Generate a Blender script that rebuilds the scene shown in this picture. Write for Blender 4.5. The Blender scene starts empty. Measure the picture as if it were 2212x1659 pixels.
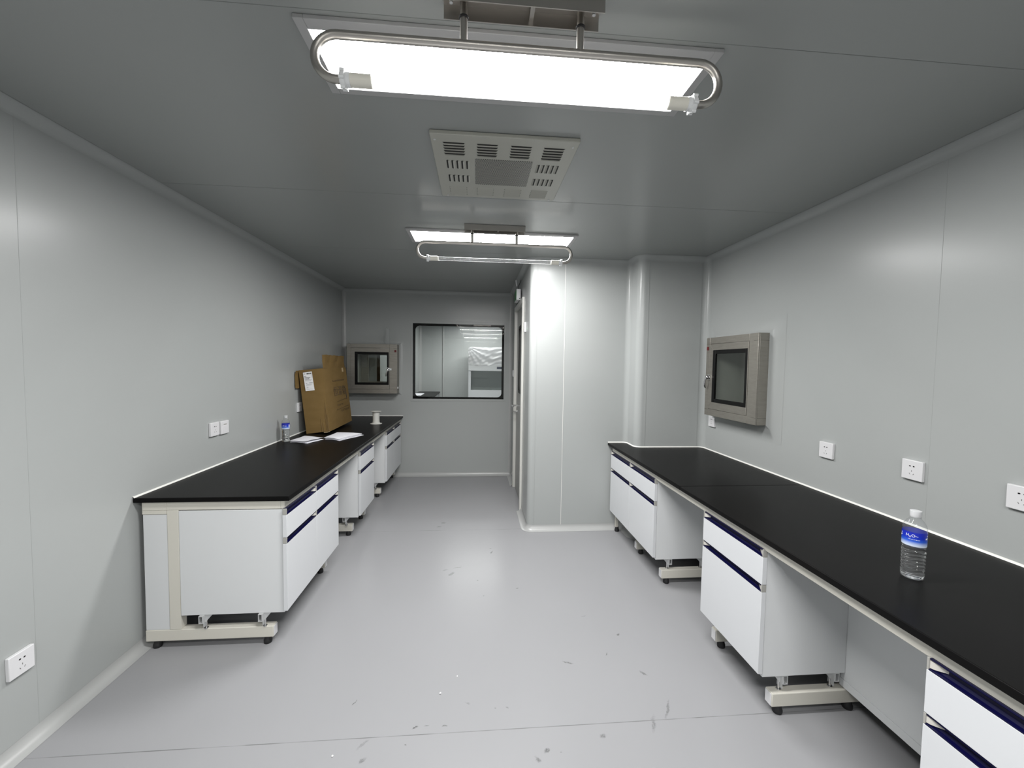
import bpy, bmesh, math, random
from mathutils import Vector, Matrix

random.seed(7)
S = bpy.context.scene
COL = S.collection

# ------------------------------------------------------------------ camera
W_PX, H_PX, F_PX = 2212, 1659, 883.8732
cam_d = bpy.data.cameras.new('camera')
cam_d.sensor_fit = 'HORIZONTAL'
cam_d.sensor_width = 36.0
cam_d.lens = 36.0 * F_PX / W_PX
cam_d.clip_start = 0.02
cam = bpy.data.objects.new('camera', cam_d)
COL.objects.link(cam)
_r = Vector((0.9963453688621007, -0.08419297604888504, 0.014403080610638927))
_u = Vector((-0.010235680590239056, 0.0497219272923948, 0.9987106491818261))
_w = Vector((0.0848005706932406, 0.9952081554782204, -0.04867843957789761))
cam.matrix_world = Matrix(((_r.x, _u.x, -_w.x, 0.0), (_r.y, _u.y, -_w.y, 0.0),
                           (_r.z, _u.z, -_w.z, 1.59577), (0, 0, 0, 1)))
S.camera = cam

# ------------------------------------------------------------------ world, exposure
wd = bpy.data.worlds.new('world')
S.world = wd
wd.use_nodes = True
wd.node_tree.nodes['Background'].inputs[0].default_value = (0.5, 0.5, 0.5, 1)
wd.node_tree.nodes['Background'].inputs[1].default_value = 0.02
S.view_settings.view_transform = 'Standard'
S.view_settings.look = 'None'
S.view_settings.gamma = 1.0
S.view_settings.use_curve_mapping = False
S.view_settings.exposure = 0.0
PANEL_POWER = 56.0
BEYOND_POWER = 46.0

# ------------------------------------------------------------------ measures (metres)
XL, XR, YB, ZC = -1.83, 2.09, 5.79, 2.586      # room shell
XD, YP, YQ = 0.490, 3.84, 3.61                 # door wall, column face, pier face
YF = -5.2                                      # wall behind the camera
BH = 0.85                                      # bench height
LIGHT_STEP = 1.843


# ------------------------------------------------------------------ materials
def mat(name, col, rough=0.5, metal=0.0, spec=0.5, **kw):
    m = bpy.data.materials.new(name)
    m.use_nodes = True
    b = m.node_tree.nodes['Principled BSDF']
    b.inputs['Base Color'].default_value = (*col, 1)
    b.inputs['Roughness'].default_value = rough
    b.inputs['Metallic'].default_value = metal
    b.inputs['Specular IOR Level'].default_value = spec
    for k, v in kw.items():
        b.inputs[k.replace('_', ' ')].default_value = v
    return m


def N(m, t, **kw):
    n = m.node_tree.nodes.new(t)
    for k, v in kw.items():
        setattr(n, k, v)
    return n


def LK(m, a, b):
    m.node_tree.links.new(a, b)


def add_bump(m, scale, strength, dist=0.001, stretch=None, detail=3.0):
    b = m.node_tree.nodes['Principled BSDF']
    tc = N(m, 'ShaderNodeTexCoord')
    src = tc.outputs['Object']
    if stretch:
        mp = N(m, 'ShaderNodeMapping')
        mp.inputs['Scale'].default_value = stretch
        LK(m, src, mp.inputs[0])
        src = mp.outputs[0]
    nz = N(m, 'ShaderNodeTexNoise')
    nz.inputs['Scale'].default_value = scale
    nz.inputs['Detail'].default_value = detail
    LK(m, src, nz.inputs['Vector'])
    bp = N(m, 'ShaderNodeBump')
    bp.inputs['Strength'].default_value = strength
    bp.inputs['Distance'].default_value = dist
    LK(m, nz.outputs['Fac'], bp.inputs['Height'])
    LK(m, bp.outputs[0], b.inputs['Normal'])
    return nz


def add_mottle(m, scale, c1, c2, stretch=None, detail=4.0):
    b = m.node_tree.nodes['Principled BSDF']
    tc = N(m, 'ShaderNodeTexCoord')
    mp = N(m, 'ShaderNodeMapping')
    mp.inputs['Scale'].default_value = stretch or (1, 1, 1)
    LK(m, tc.outputs['Object'], mp.inputs[0])
    nz = N(m, 'ShaderNodeTexNoise')
    nz.inputs['Scale'].default_value = scale
    nz.inputs['Detail'].default_value = detail
    LK(m, mp.outputs[0], nz.inputs['Vector'])
    rp = N(m, 'ShaderNodeValToRGB')
    rp.color_ramp.elements[0].position = 0.3
    rp.color_ramp.elements[1].position = 0.7
    rp.color_ramp.elements[0].color = (*c1, 1)
    rp.color_ramp.elements[1].color = (*c2, 1)
    LK(m, nz.outputs['Fac'], rp.inputs[0])
    LK(m, rp.outputs[0], b.inputs['Base Color'])


M = {}
M['wall'] = mat('coated_wall_panel', (0.385, 0.402, 0.395), 0.265, 0, 0.32)
add_mottle(M['wall'], 1.2, (0.38, 0.398, 0.391), (0.39, 0.405, 0.398))
M['ceiling'] = mat('coated_ceiling_panel', (0.30, 0.313, 0.306), 0.22, 0, 0.5)
add_mottle(M['ceiling'], 1.2, (0.296, 0.31, 0.303), (0.304, 0.315, 0.309))
M['cove'] = mat('cove_moulding', (0.43, 0.437, 0.43), 0.28, 0, 0.5)
add_mottle(M['cove'], 3, (0.395, 0.402, 0.395), (0.405, 0.412, 0.405))
M['seam'] = mat('panel_joint', (0.355, 0.37, 0.363), 0.7, 0, 0.1)
M['ceiling_seam'] = mat('ceiling_joint', (0.20, 0.21, 0.205), 0.7, 0, 0.1)
M['sealant'] = mat('white_sealant', (0.80, 0.80, 0.76), 0.35)
add_bump(M['sealant'], 60, 0.2)
M['laminate'] = mat('white_laminate', (0.64, 0.655, 0.67), 0.32)
add_bump(M['laminate'], 400, 0.03)
M['panel_grey'] = mat('pale_grey_board', (0.66, 0.675, 0.68), 0.38)
add_bump(M['panel_grey'], 400, 0.03)
M['cream'] = mat('cream_powder_coat', (0.63, 0.612, 0.545), 0.42)
add_bump(M['cream'], 350, 0.06)
M['worktop'] = mat('black_worktop', (0.006, 0.006, 0.006), 0.33, 0, 0.045)
add_mottle(M['worktop'], 2.0, (0.0055, 0.0055, 0.0057), (0.0068, 0.0064, 0.0062))
add_bump(M['worktop'], 700, 0.05)
M['navy'] = mat('navy_handle', (0.003, 0.003, 0.030), 0.26, 0, 0.22)
add_bump(M['navy'], 200, 0.02)
M['cap'] = mat('grey_end_cap', (0.36, 0.355, 0.33), 0.4)
add_bump(M['cap'], 200, 0.03)
M['ear'] = mat('silver_handle_end', (0.62, 0.60, 0.55), 0.3)
M['rubber'] = mat('black_rubber', (0.012, 0.012, 0.013), 0.6)
add_bump(M['rubber'], 200, 0.1)
M['steel'] = mat('brushed_steel', (0.44, 0.42, 0.39), 0.36, 1.0)
add_bump(M['steel'], 30, 0.05, 0.001, (1, 1, 40))
M['steel_dark'] = mat('cabinet_steel', (0.31, 0.295, 0.26), 0.42, 0.7)
add_mottle(M['steel_dark'], 14, (0.285, 0.27, 0.24), (0.325, 0.31, 0.275), (1, 1, 5))
M['liner'] = mat('chamber_liner', (0.36, 0.365, 0.335), 0.4, 0.0)
M['chrome'] = mat('chrome', (0.72, 0.72, 0.72), 0.1, 1.0)
M['zinc'] = mat('zinc_bracket', (0.62, 0.63, 0.63), 0.35, 0.4)
add_bump(M['zinc'], 90, 0.05)
M['gasket'] = mat('black_gasket', (0.003, 0.003, 0.003), 0.45, 0, 0.2)
M['black_glass'] = mat('black_printed_glass', (0.003, 0.003, 0.003), 0.03, 0, 0.5)
M['plastic'] = mat('white_plastic', (0.70, 0.70, 0.71), 0.35)
add_bump(M['plastic'], 150, 0.02)
M['cap_white'] = mat('bottle_cap_plastic', (0.56, 0.57, 0.58), 0.35)
add_bump(M['cap_white'], 300, 0.05)
M['door_view'] = mat('grey_door_view', (0.26, 0.262, 0.255), 0.25)  # opaque grey standing in for the lit view through the door glass
M['slot'] = mat('dark_slot', (0.012, 0.012, 0.012), 0.7)
M['slot_grey'] = mat('grey_slot', (0.2, 0.2, 0.2), 0.7)
M['red'] = mat('red_indicator', (0.13, 0.01, 0.012), 0.3)
M['vent'] = mat('vent_paint', (0.40, 0.40, 0.355), 0.4)
add_bump(M['vent'], 260, 0.04)
M['light_frame'] = mat('white_light_frame', (0.38, 0.38, 0.38), 0.45)
M['socket_cream'] = mat('cream_lamp_socket', (0.72, 0.70, 0.62), 0.45)
M['grip'] = mat('clear_grip', (0.75, 0.76, 0.76), 0.15, 0, 0.6)
M['card'] = mat('cardboard', (0.19, 0.122, 0.045), 0.8, 0, 0.1)
add_mottle(M['card'], 5, (0.178, 0.115, 0.042), (0.205, 0.133, 0.052), (1, 1, 3))
M['card_edge'] = mat('torn_cardboard', (0.42, 0.33, 0.2), 0.85, 0, 0.2)
M['card_fold'] = mat('fold_highlight', (0.27, 0.19, 0.10), 0.8, 0, 0.2)  # paler than the card, for painted crease highlights
M['ink'] = mat('faded_print', (0.115, 0.08, 0.045), 0.8, 0, 0.2)
M['ink_black'] = mat('black_print', (0.03, 0.03, 0.03), 0.7)
M['paper'] = mat('white_paper', (0.84, 0.84, 0.88), 0.7, 0, 0.3)
add_mottle(M['paper'], 40, (0.80, 0.80, 0.84), (0.86, 0.86, 0.90), (1, 6, 1))
M['label_white'] = mat('white_label', (0.85, 0.85, 0.85), 0.6)
M['spool'] = mat('pale_spool_plastic', (0.62, 0.62, 0.58), 0.5)
add_bump(M['spool'], 60, 0.1)
M['green'] = mat('green_sign_face', (0.03, 0.22, 0.06), 0.35)
M['blue_label'] = mat('blue_label', (0.01, 0.03, 0.5), 0.3)
M['door'] = mat('grey_door_leaf', (0.32, 0.32, 0.305), 0.35)
M['jamb'] = mat('pale_door_frame', (0.62, 0.62, 0.585), 0.35)
M['display'] = mat('dark_display', (0.06, 0.07, 0.10), 0.3)


def glass(name, ior=1.5, rough=0.0, tint=(0.97, 0.985, 0.98), white=0.0):
    m = bpy.data.materials.new(name)
    m.use_nodes = True
    nt = m.node_tree
    nt.nodes.remove(nt.nodes['Principled BSDF'])
    out = nt.nodes['Material Output']
    tr = N(m, 'ShaderNodeBsdfTransparent')
    tr.inputs[0].default_value = (*tint, 1)
    gl = N(m, 'ShaderNodeBsdfGlossy')
    gl.inputs['Roughness'].default_value = rough
    fr = N(m, 'ShaderNodeFresnel')
    # same reflectance from both faces of the thin pane
    ge = N(m, 'ShaderNodeNewGeometry')
    io = N(m, 'ShaderNodeMapRange')
    io.inputs['To Min'].default_value = ior
    io.inputs['To Max'].default_value = 1.0 / ior
    LK(m, ge.outputs['Backfacing'], io.inputs['Value'])
    LK(m, io.outputs[0], fr.inputs[0])
    mx = N(m, 'ShaderNodeMixShader')
    LK(m, fr.outputs[0], mx.inputs[0])
    LK(m, tr.outputs[0], mx.inputs[1])
    LK(m, gl.outputs[0], mx.inputs[2])
    last = mx
    if white > 0:
        df = N(m, 'ShaderNodeBsdfDiffuse')
        df.inputs[0].default_value = (0.62, 0.62, 0.62, 1)
        m2 = N(m, 'ShaderNodeMixShader')
        m2.inputs[0].default_value = white
        LK(m, mx.outputs[0], m2.inputs[1])
        LK(m, df.outputs[0], m2.inputs[2])
        last = m2
    LK(m, last.outputs[0], out.inputs[0])
    return m


M['pane'] = glass('window_glass', 1.5)
M['pane_dim'] = glass('tinted_door_glass', 1.5, 0.02, (0.92, 0.94, 0.925))
M['quartz'] = glass('quartz_tube', 1.55, 0.03, (0.94, 0.95, 0.95), 0.20)
M['film'] = glass('plastic_film', 1.5, 0.12, (0.93, 0.93, 0.93), 0.55)
M['water'] = mat('bottled_water', (0.97, 0.98, 0.99), 0.03, 0, 0.5, Transmission_Weight=1.0, IOR=1.33)
M['pet'] = glass('clear_pet', 1.33, 0.06, (0.95, 0.96, 0.96), 0.05)
M['pet_faint'] = glass('thin_clear_pet', 1.16, 0.10, (0.97, 0.98, 0.98), 0.14)


def emit(name, col, s):
    m = bpy.data.materials.new(name)
    m.use_nodes = True
    b = m.node_tree.nodes['Principled BSDF']
    b.inputs['Base Color'].default_value = (0.9, 0.9, 0.9, 1)
    b.inputs['Emission Color'].default_value = (*col, 1)
    b.inputs['Emission Strength'].default_value = s
    return m


M['lamp'] = emit('lit_diffuser', (1.0, 0.99, 0.985), PANEL_POWER)
M['lamp2'] = emit('lit_diffuser_beyond', (1.0, 1.0, 0.99), BEYOND_POWER)
M['led'] = emit('green_led', (0.1, 0.9, 0.25), 0.8)

# navy-to-white printed gradient of the bottle label (height above its own base)
def make_label_mat():
    m = M['blue_label']
    b = m.node_tree.nodes['Principled BSDF']
    tc = N(m, 'ShaderNodeTexCoord')
    sp = N(m, 'ShaderNodeSeparateXYZ')
    LK(m, tc.outputs['Object'], sp.inputs[0])
    mr = N(m, 'ShaderNodeMapRange')
    mr.inputs['From Min'].default_value = 0.122
    mr.inputs['From Max'].default_value = 0.172
    LK(m, sp.outputs['Z'], mr.inputs['Value'])
    rp = N(m, 'ShaderNodeValToRGB')
    e = rp.color_ramp.elements
    e[0].position, e[0].color = 0.0, (0.75, 0.8, 0.88, 1)
    e[1].position, e[1].color = 1.0, (0.006, 0.015, 0.36, 1)
    for p, c in ((0.12, (0.55, 0.65, 0.85, 1)), (0.38, (0.03, 0.12, 0.62, 1)), (0.6, (0.008, 0.03, 0.45, 1))):
        k = e.new(p)
        k.color = c
    LK(m, mr.outputs[0], rp.inputs[0])
    LK(m, rp.outputs[0], b.inputs['Base Color'])


make_label_mat()

# perforated plate: round dark holes in a staggered grid
def make_perf():
    m = mat('perforated_plate', (0.36, 0.36, 0.32), 0.4)
    b = m.node_tree.nodes['Principled BSDF']
    tc = N(m, 'ShaderNodeTexCoord')

    def dots(off):
        mp = N(m, 'ShaderNodeMapping')
        mp.inputs['Scale'].default_value = (1 / 0.0105, 1 / 0.0105 / 1.35, 1)
        mp.inputs['Location'].default_value = (off, off, 0)
        LK(m, tc.outputs['Object'], mp.inputs[0])
        fr = N(m, 'ShaderNodeVectorMath', operation='FRACTION')
        LK(m, mp.outputs[0], fr.inputs[0])
        sb = N(m, 'ShaderNodeVectorMath', operation='SUBTRACT')
        sb.inputs[1].default_value = (0.5, 0.5, 0)
        LK(m, fr.outputs[0], sb.inputs[0])
        ml = N(m, 'ShaderNodeVectorMath', operation='MULTIPLY')
        ml.inputs[1].default_value = (1, 1.35, 0)
        LK(m, sb.outputs[0], ml.inputs[0])
        ln = N(m, 'ShaderNodeVectorMath', operation='LENGTH')
        LK(m, ml.outputs[0], ln.inputs[0])
        return ln.outputs['Value']
    mn = N(m, 'ShaderNodeMath', operation='MINIMUM')
    LK(m, dots(0.0), mn.inputs[0])
    LK(m, dots(0.5), mn.inputs[1])
    lt = N(m, 'ShaderNodeMath', operation='LESS_THAN')
    lt.inputs[1].default_value = 0.33
    LK(m, mn.outputs[0], lt.inputs[0])
    mx = N(m, 'ShaderNodeMix', data_type='RGBA')
    mx.inputs[6].default_value = (0.36, 0.36, 0.32, 1)
    mx.inputs[7].default_value = (0.02, 0.02, 0.02, 1)
    LK(m, lt.outputs[0], mx.inputs[0])
    LK(m, mx.outputs[2], b.inputs['Base Color'])
    return m


M['perf'] = make_perf()

# ------------------------------------------------------------------ floor material (sheet seams and scuffs)
# x, y, length, width, angle(deg), strength
MARKS = [(-0.319, 4.058, .05, .025, 10, .5), (-0.359, 3.963, .05, .02, 15, .45), (0.135, 3.393, .05, .010, 75, .75),
         (0.128, 3.47, .02, .012, 20, .6),
         (-0.135, 3.153, .075, .012, 18, .6), (-0.181, 3.058, .07, .028, 60, .45), (-0.23, 3.12, .05, .02, 30, .25),
         (0.301, 2.828, .018, .012, 30, .7), (0.061, 2.737, .016, .012, 0, .6), (0.02, 2.95, .016, .016, 0, .5),
         (0.687, 2.478, .035, .008, 20, .4), (0.849, 2.290, .026, .016, 25, .75), (0.728, 2.140, .022, .007, 60, .6),
         (0.499, 2.087, .055, .014, -22, .6), (0.874, 1.985, .05, .016, -45, .6), (-0.559, 1.897, .028, .006, 65, .85),
         (-0.258, 1.741, .032, .010, 25, .95), (-0.205, 1.747, .03, .006, 5, .7), (-0.128, 1.744, .025, .005, 10, .55),
         (0.897, 1.760, .12, .014, 58, .5), (0.80, 1.69, .09, .022, 66, .4), (0.556, 1.649, .03, .024, 10, .5),
         (0.305, 1.600, .03, .022, 40, .7), (0.259, 1.563, .028, .018, -30, .6), (-0.440, 1.610, .032, .022, 40, .55),
         (-0.283, 1.666, .008, .008, 0, .85), (0.155, 1.819, .02, .008, -20, .45), (0.10, 1.82, .014, .01, 0, .35),
         (-0.03, 1.86, .03, .01, -20, .3), (-0.46, 1.68, .06, .012, 50, .3), (0.36, 1.585, .008, .006, 0, .6)]


def make_floor():
    m = mat('grey_sheet_floor', (0.31, 0.313, 0.322), 0.25, 0, 0.11)
    b = m.node_tree.nodes['Principled BSDF']
    g = N(m, 'ShaderNodeNewGeometry')
    pos = g.outputs['Position']
    nz = N(m, 'ShaderNodeTexNoise')
    nz.inputs['Scale'].default_value = 24
    nz.inputs['Detail'].default_value = 4
    LK(m, pos, nz.inputs['Vector'])
    wob = N(m, 'ShaderNodeVectorMath', operation='MULTIPLY_ADD')
    wob.inputs[1].default_value = (0.035, 0.035, 0)
    LK(m, nz.outputs['Color'], wob.inputs[0])
    sh = N(m, 'ShaderNodeVectorMath', operation='SUBTRACT')
    sh.inputs[1].default_value = (0.0175, 0.0175, 0)
    LK(m, pos, sh.inputs[0])
    LK(m, sh.outputs[0], wob.inputs[2])
    acc = None

    def mx(a):
        nonlocal acc
        if acc is None:
            acc = a
            return
        n = N(m, 'ShaderNodeMath', operation='MAXIMUM')
        LK(m, acc, n.inputs[0])
        LK(m, a, n.inputs[1])
        acc = n.outputs[0]
    for (x, y, L, w, ang, st) in MARKS:
        mp = N(m, 'ShaderNodeMapping', vector_type='TEXTURE')
        mp.inputs['Location'].default_value = (x, y, 0)
        mp.inputs['Rotation'].default_value = (0, 0, math.radians(ang))
        mp.inputs['Scale'].default_value = (L * .62, w * .62, 1)
        LK(m, wob.outputs[0], mp.inputs[0])
        ln = N(m, 'ShaderNodeVectorMath', operation='LENGTH')
        LK(m, mp.outputs[0], ln.inputs[0])
        mr = N(m, 'ShaderNodeMapRange', interpolation_type='SMOOTHSTEP')
        mr.inputs['From Min'].default_value = 0.35
        mr.inputs['From Max'].default_value = 1.0
        mr.inputs['To Min'].default_value = st
        mr.inputs['To Max'].default_value = 0
        LK(m, ln.outputs['Value'], mr.inputs['Value'])
        mx(mr.outputs[0])
    # broken up by a fine streaky noise
    n2 = N(m, 'ShaderNodeTexNoise')
    n2.inputs['Scale'].default_value = 170
    n2.inputs['Detail'].default_value = 2
    LK(m, pos, n2.inputs['Vector'])
    r2 = N(m, 'ShaderNodeMapRange')
    r2.inputs['From Min'].default_value = 0.40
    r2.inputs['From Max'].default_value = 0.60
    r2.inputs['To Min'].default_value = 0.40
    LK(m, n2.outputs['Fac'], r2.inputs['Value'])
    ml = N(m, 'ShaderNodeMath', operation='MULTIPLY')
    LK(m, acc, ml.inputs[0])
    LK(m, r2.outputs[0], ml.inputs[1])
    # welded seams across the room
    sp = N(m, 'ShaderNodeSeparateXYZ')
    LK(m, pos, sp.inputs[0])
    seam = None
    for y0, st in ((1.708, .62), (3.873, .55), (-0.3, .5), (5.9, .3)):
        a = N(m, 'ShaderNodeMath', operation='SUBTRACT')
        a.inputs[1].default_value = y0
        LK(m, sp.outputs['Y'], a.inputs[0])
        d = N(m, 'ShaderNodeMath', operation='ABSOLUTE')
        LK(m, a.outputs[0], d.inputs[0])
        r = N(m, 'ShaderNodeMapRange')
        r.inputs['From Min'].default_value = 0.0010
        r.inputs['From Max'].default_value = 0.0028
        r.inputs['To Min'].default_value = st
        r.inputs['To Max'].default_value = 0
        LK(m, d.outputs[0], r.inputs['Value'])
        if seam is None:
            seam = r.outputs[0]
        else:
            q = N(m, 'ShaderNodeMath', operation='MAXIMUM')
            LK(m, seam, q.inputs[0])
            LK(m, r.outputs[0], q.inputs[1])
            seam = q.outputs[0]
    n3 = N(m, 'ShaderNodeTexNoise')
    n3.inputs['Scale'].default_value = 6
    LK(m, pos, n3.inputs['Vector'])
    r3 = N(m, 'ShaderNodeMapRange')
    r3.inputs['From Min'].default_value = 0.38
    r3.inputs['From Max'].default_value = 0.62
    r3.inputs['To Min'].default_value = 0.25
    LK(m, n3.outputs['Fac'], r3.inputs['Value'])
    sm = N(m, 'ShaderNodeMath', operation='MULTIPLY')
    LK(m, seam, sm.inputs[0])
    LK(m, r3.outputs[0], sm.inputs[1])
    al = N(m, 'ShaderNodeMath', operation='MAXIMUM')
    LK(m, ml.outputs[0], al.inputs[0])
    LK(m, sm.outputs[0], al.inputs[1])
    n4 = N(m, 'ShaderNodeTexNoise')
    n4.inputs['Scale'].default_value = 1.6
    LK(m, pos, n4.inputs['Vector'])
    base = N(m, 'ShaderNodeMix', data_type='RGBA')
    base.inputs[6].default_value = (0.292, 0.295, 0.303, 1)
    base.inputs[7].default_value = (0.306, 0.308, 0.317, 1)
    LK(m, n4.outputs['Fac'], base.inputs[0])
    fin = N(m, 'ShaderNodeMix', data_type='RGBA')
    fin.inputs[7].default_value = (0.045, 0.046, 0.044, 1)
    LK(m, al.outputs[0], fin.inputs[0])
    LK(m, base.outputs[2], fin.inputs[6])
    LK(m, fin.outputs[2], b.inputs['Base Color'])
    return m


M['floor'] = make_floor()

# ------------------------------------------------------------------ mesh helpers
ORG = {}


def box(bm, x0, x1, y0, y1, z0, z1):
    v = [bm.verts.new(p) for p in ((x0, y0, z0), (x1, y0, z0), (x1, y1, z0), (x0, y1, z0),
                                   (x0, y0, z1), (x1, y0, z1), (x1, y1, z1), (x0, y1, z1))]
    for f in ((3, 2, 1, 0), (4, 5, 6, 7), (0, 1, 5, 4), (1, 2, 6, 5), (2, 3, 7, 6), (3, 0, 4, 7)):
        bm.faces.new([v[i] for i in f])


def prism(bm, poly, axis, a0, a1):
    """poly: list of 2-D points in the other two axes (cyclic order), extruded along axis."""
    def P(p, a):
        if axis == 'x':
            return (a, p[0], p[1])
        if axis == 'y':
            return (p[0], a, p[1])
        return (p[0], p[1], a)
    A = [bm.verts.new(P(p, a0)) for p in poly]
    B = [bm.verts.new(P(p, a1)) for p in poly]
    n = len(poly)
    bm.faces.new(A[::-1])
    bm.faces.new(B)
    for i in range(n):
        bm.faces.new((A[i], A[(i + 1) % n], B[(i + 1) % n], B[i]))


def tube(bm, pts, r, seg=14, caps=True):
    pts = [Vector(p) for p in pts]
    rings = []
    up = None
    for i, p in enumerate(pts):
        t = (pts[min(i + 1, len(pts) - 1)] - pts[max(i - 1, 0)]).normalized()
        if up is None:
            up = t.orthogonal().normalized()
        up = (up - t * up.dot(t)).normalized()
        s = t.cross(up)
        rr = r[i] if isinstance(r, (list, tuple)) else r
        rings.append([bm.verts.new(p + (up * math.cos(a) + s * math.sin(a)) * rr)
                      for a in [2 * math.pi * k / seg for k in range(seg)]])
    for a, b in zip(rings, rings[1:]):
        for k in range(seg):
            bm.faces.new((a[k], a[(k + 1) % seg], b[(k + 1) % seg], b[k]))
    if caps:
        bm.faces.new(rings[0][::-1])
        bm.faces.new(rings[-1])


def cyl(bm, p0, p1, r, seg=18):
    tube(bm, [p0, p1], r, seg)


def lathe(bm, prof, seg=32, c=(0, 0, 0), caps=True):
    rings = []
    for (r, z) in prof:
        rings.append([bm.verts.new((c[0] + r * math.cos(2 * math.pi * k / seg),
                                    c[1] + r * math.sin(2 * math.pi * k / seg), c[2] + z)) for k in range(seg)])
    for a, b in zip(rings, rings[1:]):
        for k in range(seg):
            bm.faces.new((a[k], a[(k + 1) % seg], b[(k + 1) % seg], b[k]))
    if caps:
        bm.faces.new(rings[0][::-1])
        bm.faces.new(rings[-1])


def ring_frame(bm, o, i, z0, z1):
    """rectangular ring in local xy: o, i = (x0,x1,y0,y1), thickness z0..z1"""
    box(bm, o[0], i[0], o[2], o[3], z0, z1)
    box(bm, i[1], o[1], o[2], o[3], z0, z1)
    box(bm, i[0], i[1], o[2], i[2], z0, z1)
    box(bm, i[0], i[1], i[3], o[3], z0, z1)


def rrect(x0, x1, y0, y1, r, n=8):
    pts = []
    for cx, cy, a0 in ((x1 - r, y1 - r, 0), (x0 + r, y1 - r, 90), (x0 + r, y0 + r, 180), (x1 - r, y0 + r, 270)):
        for k in range(n + 1):
            a = math.radians(a0 + 90 * k / n)
            pts.append((cx + r * math.cos(a), cy + r * math.sin(a)))
    return pts


def obj(name, bm, m, parent=None, mtx=None, smooth=None, bevel=None, seg=2):
    if mtx is not None:
        bm.transform(mtx)
    bmesh.ops.recalc_face_normals(bm, faces=bm.faces[:])
    org = ORG.get(parent.name, Vector((0, 0, 0))) if parent else Vector((0, 0, 0))
    bm.transform(Matrix.Translation(-org))
    me = bpy.data.meshes.new(name)
    bm.to_mesh(me)
    bm.free()
    me.materials.append(m)
    o = bpy.data.objects.new(name, me)
    COL.objects.link(o)
    if parent:
        o.parent = parent
        ORG[o.name] = org
    if bevel:
        md = o.modifiers.new('bevel', 'BEVEL')
        md.width = bevel
        md.segments = seg
        md.limit_method = 'ANGLE'
        md.angle_limit = math.radians(40)
    if smooth or bevel:
        for p in me.polygons:
            p.use_smooth = True
        try:
            me.set_sharp_from_angle(angle=math.radians(smooth if smooth else 35))
        except Exception:
            pass
    return o


def recenter(o):
    """put the origin of a single-mesh top-level thing at the middle of its base"""
    me = o.data
    xs = [v.co for v in me.vertices]
    c = Vector(((min(v.x for v in xs) + max(v.x for v in xs)) / 2,
                (min(v.y for v in xs) + max(v.y for v in xs)) / 2, min(v.z for v in xs)))
    me.transform(Matrix.Translation(-c))
    o.location = c
    return o


def thing(name, loc, label, cat, group=None):
    o = bpy.data.objects.new(name, None)
    COL.objects.link(o)
    o.empty_display_size = 0.05
    o.location = loc
    ORG[o.name] = Vector(loc)
    return tag(o, label, cat, group)


def tag(o, label, cat, group=None):
    o['label'] = label
    o['category'] = cat
    if group:
        o['group'] = group
    return o


def struct(o, label=None, cat=None):
    o['kind'] = 'structure'
    if label:
        o['label'] = label
        o['category'] = cat or 'structure'
    return o


def NB():
    return bmesh.new()


def frame(o, u, v, w):
    return Matrix(((u[0], v[0], w[0], o[0]), (u[1], v[1], w[1], o[1]), (u[2], v[2], w[2], o[2]), (0, 0, 0, 1)))


def on_left(y, z=0.0, x=XL):      # facing +x
    return frame((x, y, z), (0, 1, 0), (0, 0, 1), (1, 0, 0))


def on_right(y, z=0.0, x=XR):     # facing -x
    return frame((x, y, z), (0, -1, 0), (0, 0, 1), (-1, 0, 0))


def on_back(x, z=0.0, y=YB):      # facing -y
    return frame((x, y, z), (1, 0, 0), (0, 0, 1), (0, -1, 0))


def text_mesh(s, size, extrude=0.0):
    """text laid in local xy, centred; returns a mesh"""
    c = bpy.data.curves.new('txt', 'FONT')
    c.body = s
    c.size = size
    c.align_x = 'CENTER'
    c.align_y = 'CENTER'
    c.extrude = extrude
    c.resolution_u = 4
    o = bpy.data.objects.new('txt', c)
    COL.objects.link(o)
    dg = bpy.context.evaluated_depsgraph_get()
    me = bpy.data.meshes.new_from_object(o.evaluated_get(dg))
    bpy.data.objects.remove(o)
    bpy.data.curves.remove(c)
    bm = NB()
    bm.from_mesh(me)
    bpy.data.meshes.remove(me)
    return bm


def merge(dst, src):
    me = bpy.data.meshes.new('tmp')
    src.to_mesh(me)
    src.free()
    dst.from_mesh(me)
    bpy.data.meshes.remove(me)


# ------------------------------------------------------------------ room shell
def wall_grid(name, mtx, w, h, holes, thick=0.05):
    """panel wall in local uv (0..w, 0..h) with rectangular openings; local +z faces the room"""
    us = sorted({0, w, *[a for q in holes for a in q[:2]]})
    vs = sorted({0, h, *[a for q in holes for a in q[2:]]})
    bm = NB()
    for a, b in zip(us, us[1:]):
        for c, d in zip(vs, vs[1:]):
            cu, cv = (a + b) / 2, (c + d) / 2
            if any(q[0] < cu < q[1] and q[2] < cv < q[3] for q in holes):
                continue
            box(bm, a, b, c, d, -thick, 0)
    return struct(obj(name, bm, M['wall'], mtx=mtx))


bm = NB()
box(bm, XL - .1, 3.7, YF - .1, 11.2, -0.06, 0.0)
struct(obj('floor', bm, M['floor']))
bm = NB()
box(bm, XL - .1, 3.7, YF - .1, 11.2, ZC, ZC + 0.06)
struct(obj('ceiling', bm, M['ceiling']))

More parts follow.
